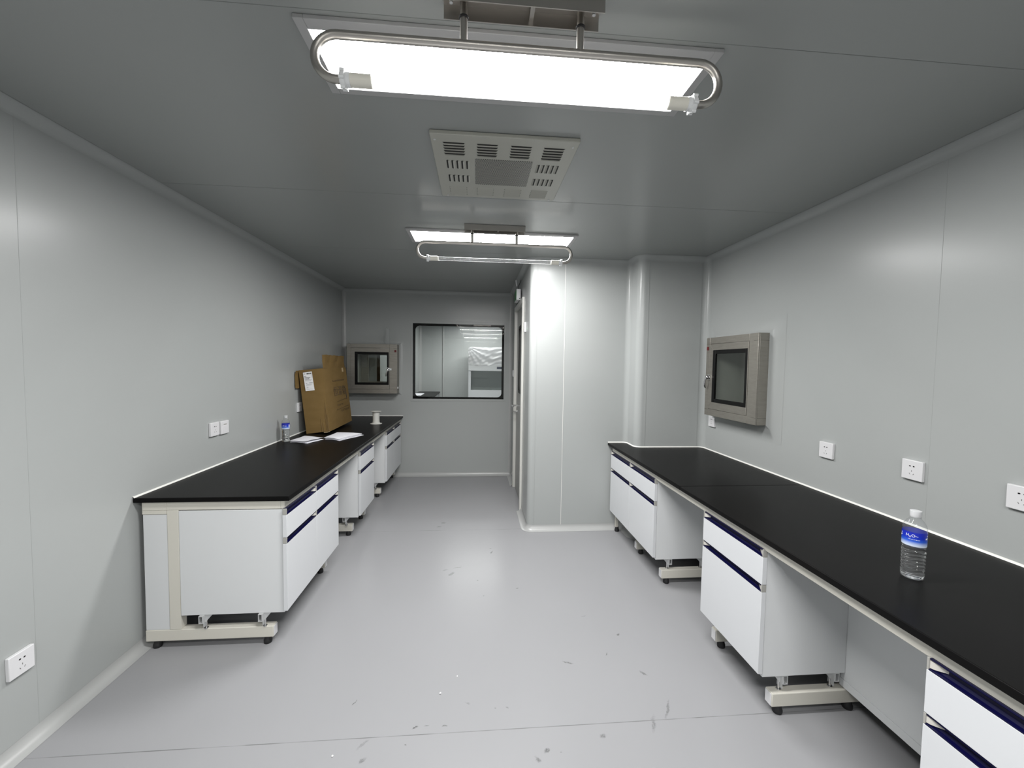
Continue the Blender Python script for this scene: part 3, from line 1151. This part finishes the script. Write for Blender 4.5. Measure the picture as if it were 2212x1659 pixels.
# ------------------------------------------------------------------ stainless pass boxes set in the walls
def pass_box(mtx, label, trim_w, trim_d, proud, hinge_left, square):
    """local: x right, y up, z out of the wall; box 0.656 x 0.66 with its lower left corner at the origin"""
    w, h = .656, .660
    t = thing('pass_box', mtx @ Vector((w / 2, 0, 0)), label, 'pass box', 'pass boxes')
    ox0, ox1, oy0, oy1 = .105, .551, .117, .553       # glass opening
    bm = NB()
    ring_frame(bm, (0, w, 0, h), (.05, w - .05 - .048, .055, h - .053), proud - .012, proud)   # front rim
    # sides
    box(bm, 0, .010, 0, h, 0, proud - .012)
    box(bm, w - .010, w, 0, h, 0, proud - .012)
    box(bm, .010, w - .010, 0, .010, 0, proud - .012)
    box(bm, .010, w - .010, h - .010, h, 0, proud - .012)
    obj('housing', bm, M['steel_dark'], t, mtx, bevel=.0015)
    bm = NB()           # cap lines of the folded sheet: thin joints top and bottom
    for y in (.052, h - .053):
        box(bm, 0, .049, y - .0012, y, proud - .001, proud + .0004)
        box(bm, w - .049, w, y - .0012, y, proud - .001, proud + .0004)
        for xx in (-.0004, w - .001):
            box(bm, xx, xx + .0014, y - .0012, y, 0.0, proud - .012)
    obj('sheet_joints', bm, M['gasket'], t, mtx)
    bm = NB()           # chamber lining: open box through the wall
    d = -.30
    for q in ((.055, .058, .06, h - .058, d, proud - .013), (w - .103, w - .100, .06, h - .058, d, proud - .013),
              (.058, w - .103, .06, .063, d, proud - .013), (.058, w - .103, h - .061, h - .058, d, proud - .013)):
        box(bm, *q)
    ch = obj('chamber', bm, M['liner'], t, mtx)
    bm = NB()           # inner door on the far side of the chamber
    ring_frame(bm, (.06, w - .104, .064, h - .062), (.16, w - .18, .14, h - .14), d + .002, d + .012)
    idr = obj('inner_door', bm, M['steel_dark'], ch, mtx)
    bm = NB()
    box(bm, .16, w - .18, .14, h - .14, d + .005, d + .009)
    obj('inner_glass', bm, M['pane'], ch, mtx)
    dx0, dx1, dy0, dy1 = (.052, w - .100, .057, h - .055)
    bm = NB()           # door leaf frame with mitred corners
    o = [(dx0, dy0), (dx1, dy0), (dx1, dy1), (dx0, dy1)]
    i = [(ox0, oy0), (ox1 - .005, oy0), (ox1 - .005, oy1), (ox0, oy1)]
    for k in range(4):
        a, b, c, e = o[k], o[(k + 1) % 4], i[(k + 1) % 4], i[k]
        vs = [[bm.verts.new((p[0], p[1], z)) for p in (a, b, c, e)] for z in (proud - .010, proud + .002)]
        bm.faces.new(vs[0][::-1])
        bm.faces.new(vs[1])
        for j in range(4):
            bm.faces.new((vs[0][j], vs[0][(j + 1) % 4], vs[1][(j + 1) % 4], vs[1][j]))
    df = obj('door', bm, M['steel_dark'], t, mtx, bevel=.001)
    bm = NB()
    ring_frame(bm, (ox0 - .001, ox1 - .004, oy0 - .001, oy1 + .001), (ox0 + .034, ox1 - .028, oy0 + .030, oy1 - .031),
               proud - .014, proud + .004)
    obj('gasket', bm, M['gasket'], df, mtx, bevel=.002)
    bm = NB()
    box(bm, ox0 + .034, ox1 - .028, oy0 + .030, oy1 - .031, proud - .008, proud - .004)
    obj('door_glass', bm, M['pane_dim'], df, mtx)
    hx = dx1 - .018 if hinge_left else dx0 + .008
    hy = .325
    bm = NB()           # cam lock
    box(bm, hx - .020, hx + .020, hy - .022, hy + .022, proud + .002, proud + .008)
    box(bm, hx + (.022 if hinge_left else -.046), hx + (.046 if hinge_left else -.022), hy - .014, hy + .014, proud, proud + .007)
    lathe_bm = NB()
    lathe(lathe_bm, [(.017, 0), (.018, .008), (.013, .024), (.008, .028)], 18)
    lathe_bm.transform(Matrix.Translation((hx, hy, proud + .008)))
    merge(bm, lathe_bm)
    lk = obj('lock', bm, M['chrome'], t, mtx, smooth=40)
    bm = NB()
    s = -1
    tube(bm, [(hx, hy, proud + .026), (hx + s * .006, hy - .02, proud + .034), (hx + s * .012, hy - .045, proud + .036),
              (hx + s * .020, hy - .075, proud + .030), (hx + s * .022, hy - .092, proud + .022)],
         [.009, .008, .008, .009, .006], 12)
    obj('lock_lever', bm, M['chrome'], lk, mtx, smooth=50)
    rx = w - .022 if hinge_left else .024
    bm = NB()
    box(bm, rx - .013, rx + .013, h - .105, h - .076, proud, proud + .006)
    obj('indicator_light', bm, M['red'], t, mtx, bevel=.001)
    if square:
        bm = NB()
        box(bm, w - .002, w + .010, .065, .090, proud - .05, proud - .02)
        obj('side_tab', bm, M['plastic'], t, mtx, bevel=.001)
    # concave cover trim between box and wall
    bm = NB()
    rows = []
    nst = 8
    for k in range(nst + 1):
        f = k / nst
        off = trim_w * f
        z = .0008 + trim_d * (1 - f) ** 2
        rows.append([bm.verts.new((x, y, z)) for x, y in
                     ((-off, -off), (w + off, -off), (w + off, h + off), (-off, h + off))])
    for a, b in zip(rows, rows[1:]):
        for k in range(4):
            bm.faces.new((a[k], a[(k + 1) % 4], b[(k + 1) % 4], b[k]))
    obj('cover_trim', bm, M['wall'], t, mtx, smooth=30)
    return t


pass_box(on_back(-1.729, 1.176), 'steel pass box with glass door on the back wall, left of the window',
         .050, .03, .185, True, True)
pass_box(on_right(3.401, 1.183), 'steel pass box with glass door on the right wall above the right bench',
         .118, .030, .112, False, False)


# ------------------------------------------------------------------ wall sockets and switches
def socket(mtx, label, kind='socket', s=.094):
    t = thing('wall_socket' if kind == 'socket' else 'wall_switch', mtx @ Vector((0, -s / 2, 0)), label,
              'socket' if kind == 'socket' else 'switch', 'sockets and switches on the walls')
    h = s / 2
    bm = NB()
    box(bm, -h, h, -h, h, 0, .016)
    obj('face_plate', bm, M['plastic'], t, mtx, bevel=.003, seg=3)
    if kind == 'socket':
        bm = NB()
        for sx in (-1, 1):
            box(bm, sx * .0085 - .0037, sx * .0085 + .0037, .0165, .0205, .0155, .0166)
            cq = [(sx * .0085 - .0042, .0185), (sx * .0085, .0150), (sx * .0085 + .0042, .0185), (sx * .0085, .0220)]
            prism(bm, cq, 'z', .0155, .0166)
        obj('two_pin_slots', bm, M['slot'], t, mtx)
        bm = NB()
        box(bm, -.0011, .0011, -.008, -.001, .0155, .0166)
        for sx in (-1, 1):
            a = math.radians(30) * sx
            c = Vector((sx * .0085, -.019))
            dx, dy = Vector((math.sin(a), math.cos(a))) * .0038, Vector((math.cos(a), -math.sin(a))) * .0011
            prism(bm, [tuple(c - dx - dy), tuple(c - dx + dy), tuple(c + dx + dy), tuple(c + dx - dy)], 'z', .0155, .0166)
        obj('three_pin_slots', bm, M['slot_grey'], t, mtx)
    elif kind == 'data':
        bm = NB()
        box(bm, -.016, .018, .018, .025, .0155, .0166)
        obj('card_mark', bm, M['cap'], t, mtx)
        bm = NB()
        box(bm, -.008, .010, -.030, -.026, .0155, .0166)
        obj('base_mark', bm, M['cap'], t, mtx)
        bm = NB()
        box(bm, -.030, .032, -.034, .012, .0155, .0172)
        obj('inner_plate', bm, M['plastic'], t, mtx, bevel=.001)
    else:
        bm = NB()
        box(bm, -.03, .03, -.03, .03, .0155, .019)
        obj('rocker', bm, M['plastic'], t, mtx, bevel=.002)
    return t


socket(on_left(1.751, .367), 'white wall socket low on the left wall near the floor')
socket(on_left(2.995, 1.113), 'white wall socket above the left bench, nearer of the two side by side')
socket(on_left(3.106, 1.110), 'white blank-faced wall plate right beside the socket above the left bench', 'data')
socket(on_left(4.366, 1.122), 'white wall socket half hidden behind the leaning carton')
socket(on_right(3.450, 1.113), 'white wall socket just under the right pass box')
socket(on_right(2.252, 1.110), 'white wall socket above the right bench, next one nearer than the pass box')
socket(on_right(1.766, 1.117), 'white wall socket above the right bench, on the wall behind the near water bottle')
socket(on_right(1.368, 1.110), 'white wall socket cut by the right edge of the photo')
socket(frame((XD, 5.48, 1.47), (0, -1, 0), (0, 0, 1), (-1, 0, 0)),
       'white light switch on the door wall between door frame and back wall', 'switch', .086)


# ------------------------------------------------------------------ things by the door
t = thing('exit_sign', (.455, 4.75, 2.295), 'small white exit sign box with green face above the door', 'sign')
bm = NB()
box(bm, .430, .478, 4.62, 4.86, 2.318, 2.440)
sb = obj('sign_box', bm, M['plastic'], t, bevel=.003)
bm = NB()
box(bm, .4282, .430, 4.63, 4.85, 2.326, 2.432)
obj('sign_face', bm, M['green'], t)
bm = NB()
box(bm, .478, XD, 4.70, 4.87, 2.33, 2.41)
obj('wall_bracket', bm, M['gasket'], t)
bm = NB()
cyl(bm, (.466, 4.6195, 2.333), (.466, 4.617, 2.333), .006, 12)
obj('test_button', bm, M['slot'], sb)
bm = NB()
tube(bm, [(.47, 4.66, 2.318), (.455, 4.66, 2.298), (.440, 4.65, 2.276), (.428, 4.65, 2.262)], .003, 8)
tube(bm, [(.47, 4.70, 2.44), (.45, 4.68, 2.47), (.48, 4.70, 2.53), (.49, 4.70, 2.57)], .003, 8)
obj('power_cord', bm, M['rubber'], t, smooth=60)
bm = NB()
prism(bm, [(.432, 2.478), (.438, 2.477), (.428, 2.540), (.420, 2.541)], 'y', 4.64, 4.69)
obj('hanging_tab', bm, M['plastic'], t)

t = thing('door_release_box', (XD, 4.20, 1.92), 'slim white control box with a green light beside the near door jamb', 'control box')
bm = NB()
box(bm, XD - .018, XD, 4.165, 4.225, 1.925, 2.025)
obj('box_body', bm, M['plastic'], t, bevel=.003)
bm = NB()
cyl(bm, (XD - .012, 4.165, 1.955), (XD - .012, 4.162, 1.955), .007, 12)
obj('status_light', bm, M['led'], t, smooth=40)


# ------------------------------------------------------------------ cardboard carton leaning on the left wall
def carton():
    w, d, h = .240, .786, .652
    A = Vector((-1.738, 4.326, BH + .0015))
    cy, sy = math.cos(.026), math.sin(.026)
    u, v, z = Vector((cy, sy, 0)), Vector((-sy, cy, 0)), Vector((0, 0, 1))
    t1 = .109
    u2, z2 = math.cos(t1) * u + math.sin(t1) * z, -math.sin(t1) * u + math.cos(t1) * z
    mtx = frame(A, u2, v, z2)
    t = thing('carton', (A.x + .1, A.y + d / 2, BH), 'brown cardboard carton leaning on the left wall, top flaps open', 'carton')
    k = .004
    bm = NB()

    # four walls and a bottom, real thickness; the front right edge is crushed (extra creases)
    box(bm, 0, w, 0, k, 0, h)
    box(bm, 0, w, d - k, d, 0, h)
    box(bm, 0, k, k, d - k, 0, h)
    box(bm, w - k, w, k, d - k, 0, h)
    box(bm, k, w - k, k, d - k, 0.0, k)
    bmesh.ops.subdivide_edges(bm, edges=bm.edges[:], cuts=5, use_grid_fill=True)
    for q in bm.verts:
        c = q.co
        fx = c.x / w
        # soft dents and a bulge of the printed side
        b = math.sin(math.pi * min(1, max(0, c.z / h))) * math.sin(math.pi * min(1, max(0, c.y / d)))
        if c.x > w - .01:
            c.x += .006 * b - .010 * math.exp(-((c.y / .05) ** 2)) * (0.4 + 0.6 * math.sin(6 * c.z) ** 2)
        if c.y < .01:
            c.y += -.005 * math.sin(math.pi * c.z / h) * math.sin(math.pi * fx)
    body = obj('carton_body', bm, M['card'], t, mtx, smooth=40)
    bm = NB()           # tall flap standing up from the printed side, ragged top
    n = 14
    rows = []
    for xx in (w - k, w):
        rr = []
        for i in range(n + 1):
            y = .012 + (d - .05) * i / n
            rr.append((bm.verts.new((xx, y, h + .0005)),
                       bm.verts.new((xx + .006 * math.sin(i * 1.3), y, h + .070)),
                       bm.verts.new((xx + .004 * math.sin(i * .9) + .006, y, h + .138 + random.uniform(-.004, .004)))))
        rows.append(rr)
    a, b = rows
    for i in range(n):
        for j in range(2):
            bm.faces.new((a[i][j], a[i][j + 1], a[i + 1][j + 1], a[i + 1][j]))
            bm.faces.new((b[i][j], b[i + 1][j], b[i + 1][j + 1], b[i][j + 1]))
        bm.faces.new((a[i][2], b[i][2], b[i + 1][2], a[i + 1][2]))
        bm.faces.new((a[i][0], a[i + 1][0], b[i + 1][0], b[i][0]))
    for i in (0, n):
        for j in range(2):
            bm.faces.new((a[i][j], b[i][j], b[i][j + 1], a[i][j + 1]))
    obj('top_flap', bm, M['card'], t, mtx)
    bm = NB()           # flap of the near side folded out and hanging at the wall
    prism(bm, [(-.012, h - .045), (.000, h - .002), (-.004, h - .002), (-.020, h - .04), (-.030, h - .17), (-.020, h - .18)],
          'y', -.055, .10)
    obj('side_flap', bm, M['card'], t, mtx)
    bm = NB()           # bottom flap end peeking out under the corner
    prism(bm, [(w - .06, -.03), (w - .002, -.022), (w - .02, -.055), (w - .05, -.05)], 'z', -.003, .001)
    obj('bottom_flap', bm, M['card_edge'], t, mtx)
    bm = NB()           # pale tape scrap and torn slit
    box(bm, w, w + .0105, d - .17, d - .145, h - .05, h - .003)
    obj('tape_scrap', bm, M['card_edge'], t, mtx)
    bm = NB()
    pts = [(d - .16, .42), (d - .13, .395), (d - .125, .36), (d - .12, .28), (d - .13, .36), (d - .142, .392)]
    prism(bm, pts, 'x', w + .001, w + .0085)
    obj('torn_slit', bm, M['ink_black'], t, mtx)
    # crease highlights painted as paler lines down the crushed corner
    bm = NB()
    for xx, z0, z1 in ((.158, .0, .14), (.176, .0, .10), (.207, .02, .24), (.219, .0, .30), (.228, .0, .18)):
        prism(bm, [(xx, z0), (xx + .0014, z0), (xx + .0003, z1)], 'y', -.0062, -.003)
    obj('creases', bm, M['card_fold'], t, mtx)
    # shipping label on the narrow side
    bm = NB()
    lw = [(.042, h - .027), (.128, h - .022), (.134, h - .215), (.047, h - .217)]
    prism(bm, lw, 'y', -.0082, -.0055)
    lb = obj('shipping_label', bm, M['label_white'], t, mtx)
    bm = NB()

    def bar(x0, x1, zz, hh):
        box(bm, x0, x1, -.0088, -.0080, h - zz - hh, h - zz)
    x = .076
    while x < .122:         # barcode
        wdt = random.choice((.0012, .002, .003))
        bar(x, x + wdt, .034, .014)
        x += wdt + random.choice((.001, .0016))
    bar(.048, .064, .040, .004)
    for zz, xa, xb, hh in ((.066, .05, .07, .003), (.078, .052, .108, .006), (.090, .053, .098, .006), (.104, .056, .124, .0018),
                           (.112, .056, .110, .0018), (.138, .058, .072, .003), (.134, .090, .124, .005), (.150, .060, .118, .0018),
                           (.158, .060, .112, .0018), (.176, .062, .080, .0018), (.184, .062, .078, .0018), (.200, .060, .126, .0012)):
        x = xa
        while x < xb:
            e = min(xb, x + random.uniform(.004, .010))
            bar(x, e, zz, hh)
            x = e + .0015
    for zz in (.05, .06, .07, .085):
        bar(.121, .125, zz, .003)
    obj('label_print', bm, M['ink_black'], lb, mtx)
    # faded printing on the broad side (faces +x)
    pm = mtx @ frame((w + .0075, 0, 0), (0, 1, 0), (0, 0, 1), (1, 0, 0))
    bm = NB()

    def put(s, size, y, zz, sx=1.0, sy=1.0):
        tb = text_mesh(s, size, .0008)
        tb.transform(Matrix.Translation((y, zz, 0)) @ Matrix.Diagonal((sx, sy, 1, 1)))
        merge(bm, tb)
    put('恒温箱', .115, .44, .385, 1.3, 1.0)
    x = .25                       # two illegible rows and ruled lines
    obj('printed_title', bm, M['ink'], body, pm)
    bm = NB()
    for row, y0, y1, sz in ((.50, .22, .62, .022), (.225, .30, .52, .030), (.155, .42, .70, .034)):
        y = y0
        while y < y1:
            for _ in range(4):
                a, b = random.uniform(0, sz * .7), random.uniform(0, sz * .7)
                if random.random() < .5:
                    box(bm, y + a * .3, y + a * .3 + sz * .6, row + b, row + b + sz * .10, 0, .0012)
                else:
                    box(bm, y + a, y + a + sz * .12, row + b * .3, row + b * .3 + sz * .7, 0, .0012)
            y += sz * 1.5
        obj('printed_line', bm, M['ink'], body, pm)
        bm = NB()
    for a, b, zz, rise in ((.30, .66, .275, .016), (.26, .70, .190, .012)):
        bm = NB()
        prism(bm, [(a, zz), (b, zz + rise), (b, zz + rise + .004), (a, zz + .003)], 'z', 0, .0012)
        obj('printed_rule', bm, M['ink'], body, pm)


carton()


# ------------------------------------------------------------------ water bottles
def bottle(x, y, z, label, text=None, face=0.0, full=True):
    t = thing('water_bottle', (x, y, z), label, 'bottle', 'water bottles')
    prof = [(.018, .0035), (.026, .0005), (.0305, .003), (.0328, .010), (.0330, .018)]
    for k in range(7):            # ribbed lower body
        z0 = .022 + k * .0125
        prof += [(.0332, z0), (.0332, z0 + .004), (.0308, z0 + .007), (.0308, z0 + .009)]
    prof += [(.0330, .1135), (.0322, .118), (.0318, .121), (.0322, .124), (.0322, .171), (.0330, .175), (.0328, .184),
             (.0300, .195), (.0235, .207), (.0165, .215), (.0130, .219), (.0125, .226)]
    bm = NB()
    lathe(bm, prof, 40, (x, y, z))
    if full:        # wavy pressed ribs: twist them a little
        for q in bm.verts:
            hh = q.co.z - z
            if .024 < hh < .105:
                a = math.atan2(q.co.y - y, q.co.x - x)
                q.co.z += .0035 * math.sin(3 * a + 18 * hh)
        obj('bottle_body', bm, M['pet'], t, smooth=50)
        bm = NB()
        wp = [(.014, .0045), (.025, .003), (.0292, .006), (.0312, .012)]
        for k in range(7):
            z0 = .022 + k * .0125
            wp += [(.0317, z0), (.0317, z0 + .004), (.0294, z0 + .007), (.0294, z0 + .009)]
        wp += [(.0312, .113), (.0308, .119)]
        lathe(bm, wp, 40, (x, y, z))
        for q in bm.verts:
            hh = q.co.z - z
            if .024 < hh < .105:
                a = math.atan2(q.co.y - y, q.co.x - x)
                q.co.z += .0035 * math.sin(3 * a + 18 * hh)
        obj('water', bm, M['water'], t, smooth=50)
    else:
        obj('bottle_body', bm, M['pet_faint'], t, smooth=50)
    if not full:
        bm = NB()
        lathe(bm, [(.0155, .2175), (.0155, .220), (.0140, .2205)], 24, (x, y, z))
        obj('neck_ring', bm, M['pet_faint'], t, smooth=40)
        return t
    bm = NB()
    lathe(bm, [(.0142, .2195), (.0158, .2215), (.0160, .2270), (.0165, .2420), (.0160, .2440), (.012, .2448)], 28, (x, y, z))
    obj('cap', bm, M['cap_white'], t, smooth=40)
    bm = NB()
    lathe(bm, [(.0333, .1225), (.0336, .124), (.0336, .171), (.0333, .1725)], 48, (x, y, z), caps=False)
    lb = obj('label_band', bm, M['blue_label'], t, smooth=60)
    bm = NB()

    def wrap(tb, cz, off):
        for q in tb.verts:
            a = face + off + q.co.x / .0342
            rr = .0340 + q.co.z
            q.co = Vector((x + rr * math.cos(a), y + rr * math.sin(a), z + cz + q.co.y))
        merge(bm, tb)
    if text:
        wrap(text_mesh(text, .0135, .0003), .160, -.20)
        for i in range(11):      # small unreadable line
            tb = NB()
            box(tb, -.017 + i * .003, -.017 + i * .003 + .0012 + .0008 * (i % 2), -.0009, .0008, 0, .0002)
            wrap(tb, .1475, .02)
        for off, wd_, hh in ((1.12, .012, .016), (-1.28, .008, .014)):
            tb = NB()
            for _ in range(9):
                a, b = random.uniform(-wd_ / 2, wd_ / 4), random.uniform(-hh / 2, hh / 3)
                box(tb, a, a + wd_ * .4, b, b + .0022, 0, .0003)
            wrap(tb, .158, off)
    else:
        for i in range(4):       # white brand lettering too small to read
            for _ in range(5):
                tb = NB()
                a, b = random.uniform(-.004, 0), random.uniform(-.005, .003)
                box(tb, a, a + .005, b, b + .0018, 0, .0003)
                for q in tb.verts:
                    q.co.x += -.022 + i * .009
                wrap(tb, .152, -.1)
        tb = NB()
        box(tb, -.006, .006, -.012, .012, 0, .0003)
        wrap(tb, .150, .95)
    obj('label_lettering', bm, M['label_white'], lb)
    return t


bottle(1.566, 1.310, BH, 'water bottle with blue H2O label on the right bench', 'H₂O~',
       math.atan2(-1.31, -1.566) )
bottle(-1.750, 3.900, BH, 'water bottle with blue label on the left bench beside the papers', None,
       math.atan2(-3.9, 1.75))
bottle(-1.212, 5.66, 1.8365, 'empty clear bottle without label on top of the left pass box', None, 0, False)

# ------------------------------------------------------------------ cable spool
t = thing('cable_spool', (-1.21, 5.035, BH), 'empty pale plastic cable spool standing on the far left bench', 'spool')
c0 = (-1.212, 5.035, BH)
bm = NB()
lathe(bm, [(.066, .0005), (.069, .003), (.068, .007), (.050, .010), (.043, .016)], 32, c0)
obj('bottom_flange', bm, M['spool'], t, smooth=40)
bm = NB()
lathe(bm, [(.042, .014), (.0395, .05), (.0395, .145)], 32, c0)
obj('core', bm, M['spool'], t, smooth=40)
bm = NB()
lathe(bm, [(.040, .144), (.058, .148), (.062, .151), (.062, .155), (.052, .1565), (.02, .155)], 32, c0)
obj('top_flange', bm, M['spool'], t, smooth=40)


# ------------------------------------------------------------------ loose papers
def sheet(quad, z0, bend, label, curl=0.0):
    A, B, C, D = [Vector((*q, 0)) for q in quad]
    n = 12
    bm = NB()
    top, bot = [], []
    for i in range(n + 1):
        a, b = [], []
        for j in range(n + 1):
            s, r = i / n, j / n
            p = A * (1 - s) * (1 - r) + B * s * (1 - r) + C * s * r + D * (1 - s) * r
            zz = z0 + .6 * bend * math.sin(math.pi * s) + curl * (max(0, s - .6) / .4) ** 2 + .002 * math.sin(5 * r + 3 * s) ** 2
            a.append(bm.verts.new((p.x, p.y, BH + zz + .0004)))
            b.append(bm.verts.new((p.x, p.y, BH + zz)))
        top.append(a)
        bot.append(b)
    for i in range(n):
        for j in range(n):
            bm.faces.new((top[i][j], top[i + 1][j], top[i + 1][j + 1], top[i][j + 1]))
            bm.faces.new((bot[i][j], bot[i][j + 1], bot[i + 1][j + 1], bot[i + 1][j]))
    for rr in (0, n):
        for i in range(n):
            bm.faces.new((top[rr][i], top[rr][i + 1], bot[rr][i + 1], bot[rr][i]))
            bm.faces.new((top[i][rr], top[i + 1][rr], bot[i + 1][rr], bot[i][rr]))
    o = obj('paper_sheet', bm, M['paper'], smooth=60)
    return tag(recenter(o), label, 'paper', 'loose papers on the left bench')


L4 = [(-1.722, 3.900), (-1.545, 3.822), (-1.462, 4.020), (-1.690, 4.165)]
R4 = [(-1.452, 4.010), (-1.290, 3.952), (-1.165, 4.262), (-1.432, 4.320)]


def jog(q, dx, dy, a=0):
    cx, cy = sum(p[0] for p in q) / 4, sum(p[1] for p in q) / 4
    c, s = math.cos(a), math.sin(a)
    return [(cx + (p[0] - cx) * c - (p[1] - cy) * s + dx, cy + (p[0] - cx) * s + (p[1] - cy) * c + dy) for p in q]


sheet(jog(L4, .012, -.016, .06), .001, .006, 'white paper sheet lowest of the left pile beside the water bottle')
sheet(L4, .008, .010, 'white paper sheet on top of the left pile beside the water bottle', .010)
sheet(jog(R4, .016, -.008, -.05), .001, .005, 'white paper sheet lowest of the right pile in front of the carton')
sheet(jog(R4, .004, .002, .03), .007, .007, 'white paper sheet in the middle of the right pile in front of the carton')
sheet(jog(R4, -.008, .010, -.02), .013, .009, 'white paper sheet on top of the right pile in front of the carton')

# ------------------------------------------------------------------ crumbs of white foam on the floor
for (x, y, s, lab) in ((-0.162, 1.921, .0050, 'tiny white crumb on the floor, the largest near the middle'),
                       (-0.086, 2.026, .0035, 'tiny white crumb on the floor, next beyond the largest one'),
                       (-0.568, 1.633, .0040, 'tiny white crumb on the floor this side of the long floor seam')):
    bm = NB()
    bmesh.ops.create_icosphere(bm, subdivisions=2, radius=s)
    for q in bm.verts:
        q.co *= random.uniform(.75, 1.15)
        q.co.z *= .7
    zmin = min(q.co.z for q in bm.verts)
    for q in bm.verts:
        q.co += Vector((x, y, -zmin + .0003))
    tag(recenter(obj('foam_crumb', bm, M['label_white'])), lab, 'crumb', 'white crumbs on the floor')

# ------------------------------------------------------------------ the room beyond the window
X2L, X2R, Y2 = -1.50, 2.6, 10.85
wall_grid('wall_beyond_left', on_left(6.45, 0, X2L), Y2 - 6.45, ZC, [], .04)
wall_grid('wall_beyond_step', frame((XL, 6.45, 0), (1, 0, 0), (0, 0, 1), (0, -1, 0)), X2L - XL, ZC, [], .04)
wall_grid('wall_beyond_back', on_back(X2L - .04, 0, Y2), X2R - X2L + .08, ZC, [], .05)
wall_grid('wall_beyond_right', on_right(Y2, 0, X2R), Y2 - YB - .06, ZC, [], .05)
wall_grid('wall_beyond_near', frame((X2R, YB + .06, 0), (-1, 0, 0), (0, 0, 1), (0, 1, 0)), X2R - XD - .13, ZC, [], .04)
for cx, cy, r in ((X2L, Y2, .06), (-.90, Y2, .03)):
    bm = NB()
    pts = [(cx + (r - r * math.sin(math.radians(a))), cy - (r - r * math.cos(math.radians(a)))) for a in range(0, 91, 10)]
    A = [bm.verts.new((x, y, 0)) for x, y in pts]
    B = [bm.verts.new((x, y, ZC)) for x, y in pts]
    for i in range(len(pts) - 1):
        bm.faces.new((A[i], A[i + 1], B[i + 1], B[i]))
    struct(obj(trim_name(), bm, M['cove'], smooth=60))
light_panel(7.95, 'lit ceiling panel of the next room, mirrored as a pale blob on the floor', 0.03, 'lamp2', 'light panels of the next room')
light_panel(9.75, 'unseen lit panel added in the next room to brighten its far wall', 0.03, 'lamp2', 'light panels of the next room')  # added out of view so the far wall gets more light

light_panel(4.9, 'unseen lit panel added behind the right wall to brighten the right pass box', 2.88, 'lamp2', 'light panels of the next room')  # added out of view to light the inside of the right pass box
t = thing('lab_bench', (-1.23, 9.6, 0), 'dark-topped bench seen through the window at its lower left', 'bench')
bm = NB()
box(bm, X2L + .003, -.965, 7.6, 10.82, BH - .03, BH)
obj('bench_top', bm, M['worktop'], t, bevel=.003)
bm = NB()
box(bm, X2L + .02, -1.0, 7.65, 10.80, .0, BH - .0305)
obj('bench_body', bm, M['laminate'], t)
bm = NB()
box(bm, -1.47, -1.27, 9.35, 10.0, BH + .0005, BH + .012)
tag(recenter(obj('document_pile', bm, M['paper'], bevel=.002)), 'white papers on the bench beyond the window', 'papers')


def safety_cabinet():
    x0, x1, yf, yb, zt = -.212, 1.15, 9.80, 10.55, 1.985
    t = thing('safety_cabinet', ((x0 + x1) / 2, (yf + yb) / 2, 0),
              'white biosafety cabinet wrapped in clear plastic film beyond the window', 'cabinet')
    bm = NB()
    box(bm, x0, x0 + .06, yf + .02, yb, 0.0, zt)
    box(bm, x1 - .06, x1, yf + .02, yb, 0.0, zt)
    box(bm, x0 + .06, x1 - .06, yb - .03, yb, 0, zt)
    box(bm, x0 + .06, x1 - .06, yf + .02, yb - .03, 1.42, zt)
    box(bm, x0 + .06, x1 - .06, yf + .02, yb - .03, 0.0, .96)
    obj('cabinet_body', bm, M['laminate'], t, bevel=.004)
    bm = NB()
    box(bm, x0 + .002, x1 - .002, yf - .01, yf + .02, 1.425, 1.575)
    cp = obj('control_panel', bm, M['panel_grey'], t, bevel=.003)
    bm = NB()
    box(bm, .465, .60, yf - .013, yf - .010, 1.47, 1.525)
    obj('display', bm, M['display'], cp)
    bm = NB()
    box(bm, x0 + .062, x1 - .062, yf + .04, yf + .046, .97, 1.42)
    obj('sash', bm, M['pane_dim'], t)
    bm = NB()
    for xx, zz in ((x0 + .012, 1.685), (x0 + .03, 1.575)):
        ring_frame(bm, (xx, xx + .085, zz, zz + .10), (xx + .004, xx + .081, zz + .004, zz + .096), 0, .001)
        for k in range(3):
            box(bm, xx + .015, xx + .07, zz + .02 + k * .025, zz + .026 + k * .025, 0, .001)
    obj('notice', bm, M['cap'], cp, frame((0, yf - .004, 0), (1, 0, 0), (0, 0, 1), (0, -1, 0)))
    # plastic film over the upper front with drooping folds
    bm = NB()
    n, m_ = 70, 40
    g = []
    for i in range(n + 1):
        row = []
        for j in range(m_ + 1):
            s, r = i / n, j / m_
            x = x0 - .004 + (x1 - x0 + .008) * s
            z = zt + .004 - (.42 + .03 * math.sin(7 * s)) * r
            droop = abs(s - .36)
            dx, dz = 1.36 * s + .02, .43 * r + .01
            an, ds = math.atan2(dz, dx), math.hypot(dx, dz)
            f = .016 * math.sin(21 * an + 2.5 * ds) * min(1, ds / .25) * math.exp(-ds / .9)
            f += .010 * math.sin(26 * (r * .9 + .5 * droop) + 2 * s) * min(1, max(0, (s - .25) * 4)) + .003 * math.sin(47 * s + 31 * r)
            row.append(bm.verts.new((x, yf - .022 + f * min(1, 4 * r + .2), z)))
        g.append(row)
    for i in range(n):
        for j in range(m_):
            bm.faces.new((g[i][j], g[i + 1][j], g[i + 1][j + 1], g[i][j + 1]))
    obj('plastic_film', bm, M['film'], t, smooth=70)


safety_cabinet()
